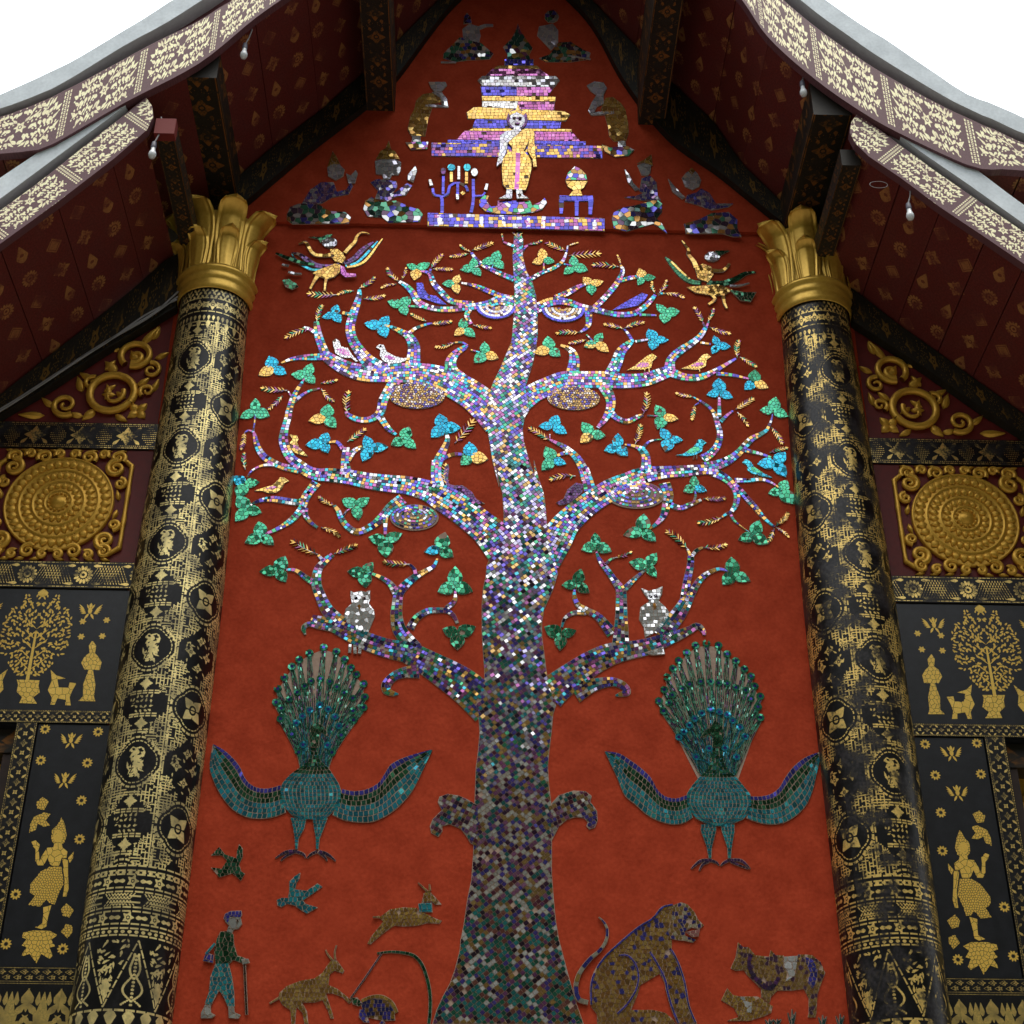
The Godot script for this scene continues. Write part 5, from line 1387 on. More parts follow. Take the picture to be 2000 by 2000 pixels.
func build_roofs():
	var up := thing("upper_roof", Vector3(0, 7.6, 0), "upper temple roof with curved stencilled bargeboards, painted soffit and pale tile edge", "roof")
	for s in [-1, 1]:
		var d: Dictionary = BARGE["UL" if s < 0 else "UR"]
		var prof := upper_profile(s)
		var lo := spline(prof, 0.1)
		var ft := []
		var rc := []
		var cp := []
		var fb := xy(d.fb)
		var ref := func(k: String) -> Array:
			var o := []
			for p in xy(d[k]):
				if absf(p.x) > absf(fb[0 if s > 0 else fb.size() - 1].x) - 0.02: o.append(Vector2(p.x, p.y - at_x(fb, p.x)))
			return o
		var oft: Array = ref.call("ft")
		var ocb: Array = ref.call("capb")
		var oct: Array = ref.call("cap")
		for p in lo:
			ft.append(p + Vector2(0, at_x(oft, p.x)))
			rc.append(p + Vector2(0, at_x(ocb, p.x)))
			cp.append(p + Vector2(0, at_x(oct, p.x)))
		var b := nb()
		ribbon(b, lo, ft, 1.07, 1.12, 0.52)
		emit(up, "bargeboard", [[b, M.barge]])
		b = nb()
		ribbon(b, ft, rc, 0.97, 1.03, 0.4)
		emit(up, "eave_board", [[b, M.maroon]])
		b = nb()
		ribbon(b, rc, cp, 0.95, 1.13, 0.4)
		emit(up, "tile_edge", [[b, M.cap_mortar]])
		b = nb()
		var rlo := []
		for p in lo: rlo.append(p + Vector2(0, 0.07))
		ribbon(b, rlo, rc, -6.5, 0.995, 0.4)
		emit(up, "roof_slope", [[b, M.roof_tile]])
		planks(up, prof.slice(0), 0.012, 0.002, 1.068, 0.85)
		# print board along the wall under the soffit
		b = nb()
		var wl := [Vector2(-1.98, 8.06), Vector2(-1.69, 8.40), Vector2(-1.34, 8.85), Vector2(-1.0, 9.25), Vector2(-0.81, 9.51), Vector2(-0.44, 10.26), Vector2(-0.06, 10.72)] if s < 0 else [Vector2(1.9, 8.07), Vector2(1.59, 8.41), Vector2(1.29, 8.75), Vector2(0.99, 9.05), Vector2(0.72, 9.54), Vector2(0.47, 10.18), Vector2(0.06, 10.72)]
		wl = spline(wl, 0.1)
		var wh := []
		for p in wl: wh.append(Vector2(p.x, max(p.y + 0.06, at_x(prof, p.x) - 0.004)))
		ribbon(b, wl, wh, ZW + 0.004, 0.085, 0.34)
		emit(up, "trim_board", [[b, M.trim]])
		if s < 0:
			purlin(up, -0.985, -0.80, 9.27, 9.62, 1.06, false)
			purlin(up, -1.98, -1.745, 8.44, 8.75, 1.06, false)
		else:
			purlin(up, 0.80, 0.975, 9.20, 9.62, 1.06, false)
			purlin(up, 1.67, 1.89, 8.26, 8.75, 1.06, false)
	for s in [-1, 1]:
		var lw := thing("lower_roof", Vector3(s * 2.6, 6.9, 0), "lower roof tier with rounded stencilled bargeboard, above the %s" % ("electric cables" if s < 0 else "loose wire loop"), "roof", "lower roof tiers")
		var d: Dictionary = BARGE["LL" if s < 0 else "LR"]
		var fb := xy(d.fb)
		var ft := xy(d.ft)
		var n := fb.size()
		var ext: Vector2 = (fb[n - 1] - fb[n - 3]).normalized() * 2.0
		# face: polygon from the rounded tip outwards, print laid along the slope
		var poly := PackedVector2Array()
		for p in ft: poly.append(p)
		poly.append(ft[ft.size() - 1] + ext)
		poly.append(fb[n - 1] + ext)
		for i in range(n - 1, -1, -1): poly.append(fb[i])
		var sl: Vector2 = (fb[n - 1] - fb[3]).normalized()
		var nr := Vector2(-sl.y, sl.x)
		if nr.y < 0: nr = -nr
		var o2: Vector2 = fb[n - 1]
		var b := nb()
		var big := PackedVector2Array()
		for p in poly: big.append(p * 1000.0)
		var t := Geometry2D.triangulate_polygon(big)
		for i in range(0, t.size(), 3):
			var q := []
			var w := []
			for k in 3:
				var p := poly[t[i + k]]
				q.append(v3(p, 1.09))
				w.append(Vector2((p - o2).dot(sl) / 0.52 * s * -1.0, 1.0 - (p - o2).dot(nr) / 0.205))
			if (q[2] - q[0]).cross(q[1] - q[0]).z < 0:
				q = [q[0], q[2], q[1]]
				w = [w[0], w[2], w[1]]
			tri(b, q[0], q[1], q[2], Vector3(0, 0, 1), Color.WHITE, w[0], w[1], w[2])
			tri(b, q[0] - Vector3(0, 0, 0.05), q[2] - Vector3(0, 0, 0.05), q[1] - Vector3(0, 0, 0.05), Vector3(0, 0, -1))
		for i in poly.size():
			var p := poly[i]
			var q := poly[(i + 1) % poly.size()]
			quad(b, v3(p, 1.04), v3(q, 1.04), v3(q, 1.09), v3(p, 1.09), Color.WHITE, [Vector2(.83, .1), Vector2(.83, .11), Vector2(.84, .11), Vector2(.84, .1)])
		emit(lw, "bargeboard", [[b, M.barge]])
		var capb := xy(d.capb)
		var cap := xy(d.cap)
		var e2: Vector2 = (capb[capb.size() - 1] - capb[capb.size() - 2]).normalized() * 2.0
		capb.append(capb[capb.size() - 1] + e2)
		cap.append(cap[cap.size() - 1] + e2)
		ft.append(ft[ft.size() - 1] + ext)
		var lo := []
		var hi := []
		var md := []
		for k in 41:
			var x := lerpf(capb[0].x, capb[capb.size() - 1].x, k / 40.0)
			md.append(Vector2(x, at_x(capb, x)))
			hi.append(Vector2(x, max(at_x(cap, x), at_x(capb, x) + 0.004)))
			lo.append(Vector2(x, min(at_x(ft, x) - 0.004, at_x(capb, x) - 0.004)))
		b = nb()
		ribbon(b, lo, md, 0.95, 1.0, 0.4)
		emit(lw, "eave_board", [[b, M.maroon]])
		b = nb()
		ribbon(b, md, hi, 0.93, 1.10, 0.4)
		emit(lw, "tile_edge", [[b, M.cap_mortar]])
		b = nb()
		ribbon(b, lo, md, -6.5, 0.925, 0.4)
		emit(lw, "roof_slope", [[b, M.roof_tile]])
		var prof := lower_profile(s)
		planks(lw, prof, 0.02, 0.002, 1.036, 0.85)
		purlin(lw, -2.045 if s < 0 else 1.81, -1.94 if s < 0 else 1.92, 8.00 if s < 0 else 7.93, 8.11 if s < 0 else 8.05, 1.0, s < 0)
		# print board under the soffit along the bay wall
		b = nb()
		var wl := [Vector2(s * 2.03, 7.56), Vector2(s * 2.42, 7.22), Vector2(s * 2.68, 6.97), Vector2(s * 2.94, 6.75), Vector2(s * 4.2, 5.7)]
		wl = spline(wl, 0.2)
		var wh := []
		for p in wl: wh.append(Vector2(p.x, max(p.y + 0.05, at_x(prof, p.x) + 0.01)))
		ribbon(b, wl, wh, 0.006, 0.07, 0.34)
		emit(lw, "trim_board", [[b, M.trim]])

# ---------------------------------------------------------------- walls
func build_walls():
	var w := thing("gable_wall", Vector3(0, 0.95, 0), "red plastered temple wall with a darker gable field above a thin ledge", "wall")
	var b := nb()
	prism(b, PackedVector2Array([Vector2(-2080, 950), Vector2(2080, 950), Vector2(2080, 8290), Vector2(-2080, 8290)]), -300, 0, Color.WHITE)
	emit(w, "lower_field", [[b, M.plaster]])
	b = nb()
	var p := PackedVector2Array([Vector2(-2080, 8290), Vector2(2080, 8290)])
	for s in [1, -1]:
		var l := spline(upper_profile(s), 0.15)
		if s < 0: l.reverse()
		for q in l:
			if q.y > 8.32 and absf(q.x) < 2.06 and (absf(q.x) > 0.001 or s > 0): p.append(Vector2(q.x, q.y + 0.03) * 1000.0)
	prism(b, p, -300, ZW * 1000, Color.WHITE)
	emit(w, "gable_field", [[b, M.plaster]])

func band(parent: Node, n: String, x0: float, x1: float, y0: float, y1: float, z: float, mat, per: float, vertical := false) -> MeshInstance3D:
	var b := nb()
	var a: float = min(x0, x1)
	var c: float = max(x0, x1)
	var uv := [Vector2(a / per, 1), Vector2(a / per, 0), Vector2(c / per, 0), Vector2(c / per, 1)]
	if vertical: uv = [Vector2(-y0 / per, 0), Vector2(-y1 / per, 0), Vector2(-y1 / per, 1), Vector2(-y0 / per, 1)]
	quad(b, Vector3(a, y0, z), Vector3(a, y1, z), Vector3(c, y1, z), Vector3(c, y0, z), Color.WHITE, uv)
	var zb := -0.008
	var e := [Vector2(.01, .02), Vector2(.01, .02), Vector2(.012, .021), Vector2(.012, .021)]
	quad(b, Vector3(a, y0, zb), Vector3(a, y0, z), Vector3(c, y0, z), Vector3(c, y0, zb), Color.WHITE, e)
	quad(b, Vector3(a, y1, zb), Vector3(a, y1, z), Vector3(c, y1, z), Vector3(c, y1, zb), Color.WHITE, e)
	quad(b, Vector3(a, y0, zb), Vector3(a, y1, zb), Vector3(a, y1, z), Vector3(a, y0, z), Color.WHITE, e)
	quad(b, Vector3(c, y0, zb), Vector3(c, y1, zb), Vector3(c, y1, z), Vector3(c, y0, z), Color.WHITE, e)
	return emit(parent, n, [[b, mat]])
func mir(l: Array, s: int) -> PackedVector2Array:
	var p := pv(l)
	for i in p.size(): p[i].x *= s
	return p
func gilt(parent: Node, n: String, poly: PackedVector2Array, cell: float, z: float) -> MeshInstance3D:
	zlift = z
	var g := {"b": nb(), "g": nb(), "node": null, "left": 0}
	piece_h(true)
	crackle(g, poly, cell, Color.WHITE, 2.2, false)
	piece_h(false)
	zlift = 0.0
	var m := emit(parent, n, [[g.b, M.leafgold]])
	return m
func piece_h(thin: bool):
	tile_tilt = 0.012 if thin else 0.035
	thin_piece = thin
var thin_piece := false
func teardrop(c: Vector2, l: float, w: float, a: float) -> PackedVector2Array:
	var p := PackedVector2Array()
	for q in [[0, 0], [0.25, 0.42], [0.55, 0.5], [0.8, 0.28], [1, 0], [0.8, -0.28], [0.55, -0.5], [0.25, -0.42]]:
		p.append(c + Vector2(q[0] * l, q[1] * w).rotated(a))
	return p
func scroll_pts(c: Vector2, r0: float, r1: float, a0: float, turns: float, z: float) -> Array:
	var o := []
	var n := int(absf(turns) * 16) + 4
	for i in n + 1:
		var f := float(i) / n
		var a := a0 + turns * TAU * f
		var r := lerpf(r0, r1, f)
		o.append(Vector3(c.x + cos(a) * r, c.y + sin(a) * r, z))
	return o
func taper(n: int, a: float, b: float) -> Array:
	var o := []
	for i in n: o.append(lerpf(a, b, pow(float(i) / max(1, n - 1), 1.2)))
	return o
func scroll(parent: Node, c: Vector2, r0: float, r1: float, a0: float, turns: float, t0: float, t1: float, z := 0.018):
	var b := nb()
	var p := scroll_pts(c, r0, r1, a0, turns, z)
	tube(b, p, taper(p.size(), t0 * 1.35, t1 * 1.4), 7)
	emit(parent, "scroll", [[b, M.carved]])
func carved_leaf(parent: Node, n: String, c: Vector2, l: float, w: float, a: float, z0 := 0.004, h := 0.022):
	var b := nb()
	var g := []
	for i in 7:
		var f := i / 6.0
		var ww := w * 0.5 * sin(PI * pow(f, 0.75)) + 0.0005
		var row := []
		for j in 7:
			var t := j / 6.0 * 2.0 - 1.0
			var q := c + Vector2(f * l, t * ww).rotated(a)
			row.append(Vector3(q.x, q.y, z0 + h * (1.0 - t * t) * (0.45 + 0.55 * sin(PI * f)) - 0.006 * exp(-t * t * 30)))
		g.append(row)
	smooth_surface(b, g)
	emit(parent, n, [[b, M.carved]])

func winged(parent: Node, c: Vector2, sz: float):   # small gilded winged figure
	var b := nb()
	for e in [-1, 1]:
		for k in 5:
			var a := -0.15 + k * 0.24
			var o := c + Vector2(e * sz * (0.20 + 0.03 * k), sz * (-0.10 + 0.05 * k))
			prism(b, teardrop(o, sz * (0.28 + 0.05 * k), sz * 0.085, a if e > 0 else PI - a), 3.2, 4.6 + 0.1 * k, Color.WHITE)
		prism(b, teardrop(c + Vector2(e * sz * 0.05, -sz * 0.12), sz * 0.42, sz * 0.13, -1.05 if e > 0 else PI + 1.05), 3.2, 4.5, Color.WHITE)
		prism(b, teardrop(c + Vector2(e * sz * 0.06, sz * 0.14), sz * 0.36, sz * 0.10, 1.1 if e > 0 else PI - 1.1), 3.2, 5.4, Color.WHITE)
	prism(b, teardrop(c + Vector2(0, -sz * 0.16), sz * 0.44, sz * 0.24, PI / 2), 3.2, 5.6, Color.WHITE)
	prism(b, teardrop(c + Vector2(0, sz * 0.22), sz * 0.32, sz * 0.17, PI / 2), 3.2, 5.2, Color.WHITE)
	emit(parent, "winged_figure", [[b, M.leafgold]])
func build_bay(s: int):
	var side := "behind the %s pillar" % ("bright" if s < 0 else "worn")
	var X := func(x: float) -> float: return s * x
	var w := thing("side_wall", Vector3(s * 3.1, 0.95, 0), "side wall bay of black lacquer with gold printed friezes, %s" % side, "wall", "side wall bays")
	var b := nb()
	var poly := PackedVector2Array([Vector2(s * 2085, 950), Vector2(s * 2085, 7780), Vector2(s * 2300, 7600)])
	var prof := lower_profile(s)
	for x in [2.5, 2.7, 2.95, 3.3, 3.8, 4.2]: poly.append(Vector2(s * x, at_x(prof, s * x) + 0.02) * 1000.0)
	poly.append(Vector2(s * 4200, 4885)); poly.append(Vector2(s * 2532, 4885)); poly.append(Vector2(s * 2532, 950))
	prism(b, poly, -300, -8, Color.WHITE)
	emit(w, "wall_body", [[b, M.lacquer]])
	band(w, "frieze", X.call(2.0), X.call(4.1), 6.578, 6.752, 0.012, M.frieze_a, 0.52)
	band(w, "frieze", X.call(2.0), X.call(4.1), 5.677, 5.838, 0.014, M.frieze_b, 0.60)
	band(w, "frieze", X.call(2.0), X.call(4.1), 4.893, 4.962, 0.012, M.frieze_c, 0.075)
	band(w, "frieze", X.call(2.0), X.call(2.54), 3.568, 3.652, 0.012, M.frieze_d, 0.21)
	band(w, "frieze", X.call(2.0), X.call(2.54), 3.36, 3.565, 0.030, M.frieze_e, 0.30)
	# --- carved triangle
	var t := thing("carved_gable_panel", Vector3(s * 2.5, 6.76, 0), "triangular red panel with gilded vine scrolls, %s" % side, "carved panel", "triangular carved panels")
	b = nb()
	prism(b, PackedVector2Array([Vector2(s * 2050, 6756), Vector2(s * 3000, 6756), Vector2(s * 2600, 7120), Vector2(s * 2050, 7560)]), -6, 2, Color.WHITE)
	emit(t, "backing", [[b, M.carvedred]])
	var sg := float(s)
	var A := func(a: float) -> float: return a if s > 0 else PI - a
	scroll(t, Vector2(s * 2.335, 6.96), 0.130, 0.126, A.call(-2.6), sg * -1.0, 0.017, 0.016)
	scroll(t, Vector2(s * 2.335, 6.945), 0.075, 0.02, A.call(2.6), sg * 0.55, 0.012, 0.006)
	scroll(t, Vector2(s * 2.235, 7.235), 0.085, 0.082, A.call(-0.9), sg * 0.93, 0.015, 0.014)
	scroll(t, Vector2(s * 2.235, 7.225), 0.05, 0.012, A.call(-1.2), sg * -0.8, 0.016, 0.006)
	scroll(t, Vector2(s * 2.59, 6.87), 0.078, 0.012, A.call(-2.2), sg * 1.5, 0.014, 0.006)
	scroll(t, Vector2(s * 2.13, 7.13), 0.055, 0.012, A.call(1.4), sg * 1.2, 0.012, 0.005)
	carved_leaf(t, "leaf", Vector2(s * 2.70, 6.80), 0.15, 0.05, A.call(0.02))
	carved_leaf(t, "leaf", Vector2(s * 2.215, 7.32), 0.17, 0.05, A.call(2.15))
	carved_leaf(t, "leaf", Vector2(s * 2.33, 7.12), 0.11, 0.06, A.call(0.75))
	carved_leaf(t, "leaf", Vector2(s * 2.51, 6.97), 0.12, 0.05, A.call(1.2))
	carved_leaf(t, "leaf", Vector2(s * 2.42, 6.85), 0.10, 0.06, A.call(-0.9))
	carved_leaf(t, "leaf", Vector2(s * 2.22, 7.20), 0.09, 0.06, A.call(1.0))
	for q in 5: carved_leaf(t, "leaf", Vector2(s * (2.315 + 0.035 * (q % 3)), 6.955 + 0.02 * (q / 2)), 0.08, 0.035, A.call(q * 1.25))
	for q in [[2.20, 7.02, 0.09, 0.045, 2.4], [2.46, 7.06, 0.10, 0.045, 0.5], [2.30, 6.815, 0.09, 0.04, -2.6], [2.48, 6.80, 0.09, 0.04, 0.2], [2.12, 7.22, 0.09, 0.04, 2.6], [2.33, 7.28, 0.09, 0.04, 0.2], [2.11, 6.98, 0.10, 0.04, 1.9], [2.66, 6.86, 0.10, 0.04, 0.7], [2.15, 7.36, 0.10, 0.04, 1.9], [2.40, 7.13, 0.09, 0.045, 2.2]]:
		carved_leaf(t, "leaf", Vector2(s * q[0], q[1]), q[2], q[3], A.call(q[4]))
	scroll(t, Vector2(s * 2.135, 6.98), 0.045, 0.01, A.call(-1.0), sg * 1.2, 0.011, 0.005)
	scroll(t, Vector2(s * 2.46, 7.03), 0.045, 0.01, A.call(2.0), sg * -1.2, 0.011, 0.005)
	for q in 4: carved_leaf(t, "petal", Vector2(s * 2.175, 6.845), 0.072, 0.055, A.call(PI / 4 + q * PI / 2))
	# --- medallion
	var m := thing("medallion_panel", Vector3(s * 2.525, 5.84, 0), "red square panel with a round gilded lotus medallion and scrolls, %s" % side, "carved panel", "lotus medallion panels")
	b = nb()
	box(b, Vector3(min(s * 2.05, s * 2.98), 5.842, -0.006), Vector3(max(s * 2.05, s * 2.98), 6.574, 0.002))
	emit(m, "backing", [[b, M.carvedred]])
	var C := Vector3(s * 2.525, 6.205, 0.0)
	b = nb()
	var g := []
	for pr in [[0.302, 0.003], [0.302, 0.022], [0.292, 0.026], [0.286, 0.016], [0.226, 0.022], [0.222, 0.03], [0.212, 0.03], [0.207, 0.02], [0.15, 0.026], [0.146, 0.034], [0.136, 0.034], [0.131, 0.024], [0.082, 0.030], [0.079, 0.038], [0.07, 0.038], [0.066, 0.03], [0.040, 0.036], [0.035, 0.046], [0.02, 0.054], [0.0005, 0.056]]:
		var row := []
		for k in 65: row.append(C + Vector3(cos(TAU * k / 64) * pr[0], sin(TAU * k / 64) * pr[0], pr[1]))
		g.append(row)
	smooth_surface(b, g)
	emit(m, "disc", [[b, M.carved]])
	for rg in [[36, 0.228, 0.285, 0.044, 0.024], [30, 0.152, 0.207, 0.036, 0.026], [18, 0.084, 0.131, 0.032, 0.030], [14, 0.046, 0.064, 0.016, 0.036]]:
		for k in rg[0]:
			var a: float = TAU * k / rg[0]
			carved_leaf(m, "petal", Vector2(C.x, C.y) + Vector2(cos(a), sin(a)) * rg[1], rg[2] - rg[1], rg[3] * 1.25, a, rg[4] - 0.004, 0.018)
	for e in [[2.155, 1.0], [2.895, -1.0]]:   # bamboo posts
		b = nb()
		var l := []
		var rad := []
		var x: float = s * e[0]
		for k in 13:
			var y := lerpf(5.93, 6.46, k / 12.0)
			l.append(Vector3(x, y, 0.012))
			rad.append(0.016 if k % 4 == 0 else 0.012)
		l.push_front(Vector3(x + s * e[1] * 0.06, 5.885, 0.012)); rad.push_front(0.013)
		l.append(Vector3(x + s * e[1] * 0.05, 6.505, 0.012)); rad.append(0.013)
		tube(b, l, rad, 8)
		emit(m, "bamboo_post", [[b, M.carved]])
	for sy in [-1, 1]:
		for k in 8:
			var x := 2.525 + (k - 3.5) * 0.082
			var big := 0.042 if (k == 0 or k == 7 or k == 2 or k == 5) else 0.026
			scroll(m, Vector2(s * x, 6.205 + sy * (0.325 - (0.02 if big > 0.03 else 0.0))), big, 0.006, A.call(-PI / 2 * sy + (0.9 if x > 2.525 else -0.9)), (1.0 if x > 2.525 else -1.0) * sy * 1.5 * s, 0.011, 0.005)
			carved_leaf(m, "leaf", Vector2(s * (x + 0.012), 6.205 + sy * 0.345), 0.055, 0.022, A.call(0.2 * sy if x > 2.525 else PI - 0.2 * sy))
		for e in [-1, 1]:
			scroll(m, Vector2(s * (2.525 + e * 0.285), 6.205 + sy * 0.235), 0.052, 0.008, A.call(sy * PI / 2), e * sy * 1.6 * s, 0.014, 0.006)
			scroll(m, Vector2(s * (2.525 + e * 0.320), 6.205 + sy * 0.135), 0.034, 0.006, A.call(sy * PI / 2), -e * sy * 1.4 * s, 0.011, 0.005)
			carved_leaf(m, "leaf", Vector2(s * (2.525 + e * 0.325), 6.205 + sy * 0.03), 0.075, 0.03, A.call(sy * 1.3))
			carved_leaf(m, "leaf", Vector2(s * (2.525 + e * 0.25), 6.205 + sy * 0.275), 0.075, 0.04, A.call(atan2(sy, e)))
	# --- gilded tree panel
	var p := thing("gilded_tree_panel", Vector3(s * 2.53, 4.965, 0), "black panel with a gilded tree in a vase between deer, %s" % side, "gilded panel", "gilded tree panels")
	b = nb()
	box(b, Vector3(min(s * 2.05, s * 4.1), 4.966, -0.006), Vector3(max(s * 2.05, s * 4.1), 5.672, 0.003))
	emit(p, "lacquer_panel", [[b, M.lacquer]])
	var cxm := 2525.0
	gilt(p, "vase", mir(VASE, s), 26, 3.2)
	for e in [1, -1]:
		var hp := mir(HIND, s)
		var wp := mir(WORSHIPPER, s)
		var gp := mir(GARUDA_SMALL, s)
		if e < 0:
			for arr in [hp, wp, gp]:
				for i in arr.size(): arr[i].x = 2.0 * s * cxm - arr[i].x
		gilt(p, "hind", hp, 40, 3.2)
		gilt(p, "worshipper", wp, 24, 3.2)
		winged(p, bounds(gp).get_center(), 95.0)
		b = nb()
		for q in [[2165, 5490], [2290, 5480], [2175, 5395], [2285, 5390]]:
			for k in 6: prism(b, teardrop(Vector2(s * (cxm + e * (cxm - q[0])), q[1]), 20, 11, k * TAU / 6), 3.2, 4.4, Color.WHITE)
		emit(p, "flowers", [[b, M.leafgold]])
	b = nb()
	var r := RandomNumberGenerator.new()
	r.seed = 66
	prism(b, PackedVector2Array([Vector2(s * cxm - 9, 5135), Vector2(s * cxm + 9, 5135), Vector2(s * cxm + 5, 5420), Vector2(s * cxm - 5, 5420)]), 3.2, 4.6, Color.WHITE)
	prism(b, teardrop(Vector2(s * cxm, 5622), 50, 56, PI / 2), 3.2, 4.6, Color.WHITE)
	for j in 24:   # leaves packed into a peach shaped crown, mirrored about the trunk
		for i in 11:
			var yy := 5165.0 + j * 20
			var hw: float = 182.0 * pow(maxf(0.0, sin(PI * clampf((yy - 5120.0) / 560.0, 0, 1))), 0.55) * (0.72 + 0.28 * clampf((yy - 5160) / 180.0, 0, 1))
			var xx: float = 12.0 + i * 18 + (9 if j % 2 == 0 else 0)
			if xx > hw: continue
			var c := Vector2(xx + r.randf_range(-5, 5), yy + r.randf_range(-6, 6))
			var a := (c - Vector2(0, 5330)).angle() + r.randfn(0, 0.8)
			var l := r.randf_range(17, 27)
			var w2 := r.randf_range(8, 12)
			if r.randf() < 0.12: continue
			for e in [-1, 1]:
				prism(b, teardrop(Vector2(s * cxm + e * c.x, c.y), l, w2, a if e > 0 else PI - a), 3.2, 4.6, Color.WHITE)
	for e in [-1, 1]:   # stems
		for k in 5: prism(b, teardrop(Vector2(s * cxm, 5190.0 + k * 60), 110.0 - 8 * k, 6, 0.75 if e > 0 else PI - 0.75), 3.3, 4.9, Color.WHITE)
	emit(p, "tree", [[b, M.leafgold]])
	# --- gilded dancer panel
	var dn := thing("gilded_dancer_panel", Vector3(s * 2.24, 3.66, 0), "tall black panel with a gilded dancer on a lotus, %s" % side, "gilded panel", "gilded dancer panels")
	b = nb()
	box(b, Vector3(min(s * 2.05, s * 2.426), 3.654, -0.006), Vector3(max(s * 2.05, s * 2.426), 4.889, 0.003))
	emit(dn, "lacquer_panel", [[b, M.lacquer]])
	var nm := ["crown", "torso", "arm", "arm", "skirt", "leg", "lotus", "flower", "flower_spray", "flower", "flower", "hand", "face"]
	for i in DANCER.size(): gilt(dn, nm[i], mir(DANCER[i], s), [13, 34, 40, 40, 12, 34, 20, 13, 15, 13, 13, 30, 80][i], 3.2)
	winged(dn, bounds(mir(GARUDA, s)).get_center(), 85.0)
	winged(dn, bounds(mir(GARUDA, s)).get_center() + Vector2(0, 215), 85.0)
	for q in [[2150, 4680], [2385, 4690], [2150, 4480], [2390, 4860], [2120, 4850], [2130, 4280], [2400, 3760], [2130, 3740], [2395, 4000]]:
		b = nb()
		for k in 10: prism(b, teardrop(Vector2(s * q[0], q[1]) + Vector2(8, 0).rotated(k * TAU / 10), 20, 10, k * TAU / 10), 3.2, 4.5, Color.WHITE)
		emit(dn, "rosette", [[b, M.leafgold]])
	# --- window with printed frame and gilded shutter
	var wd := thing("window", Vector3(s * 2.9, 3.36, 0), "recessed window with gold printed frame and gilded shutter, %s" % side, "window", "recessed windows")
	band(wd, "frame_strip", X.call(2.43), X.call(2.535), 3.656, 4.888, 0.016, M.frieze_c, 0.105, true)
	b = nb()
	box(b, Vector3(min(s * 2.536, s * 2.60), 3.2, -0.30), Vector3(max(s * 2.536, s * 2.60), 4.75, -0.06))
	emit(wd, "reveal", [[b, M.darkwood]])
	b = nb()
	box(b, Vector3(min(s * 2.536, s * 4.0), 4.752, -0.30), Vector3(max(s * 2.536, s * 4.0), 4.883, -0.05))
	emit(wd, "lintel", [[b, M.purlin]])
	b = nb()
	box(b, Vector3(min(s * 2.60, s * 4.0), 3.0, -0.30), Vector3(max(s * 2.60, s * 4.0), 4.75, -0.20))
	var sh := emit(wd, "shutter", [[b, M.carved]])
	for k in 9:
		scroll(sh, Vector2(s * 2.68, 3.5 + k * 0.14), 0.05, 0.008, A.call(k * 2.0), (1.5 if k % 2 == 0 else -1.5), 0.014, 0.006, -0.185)
	b = nb()
	box(b, Vector3(min(s * 2.536, s * 4.1), 0.95, -0.4), Vector3(max(s * 2.536, s * 4.1), 3.0, -0.02))
	emit(wd, "breast_wall", [[b, M.lacquer]])

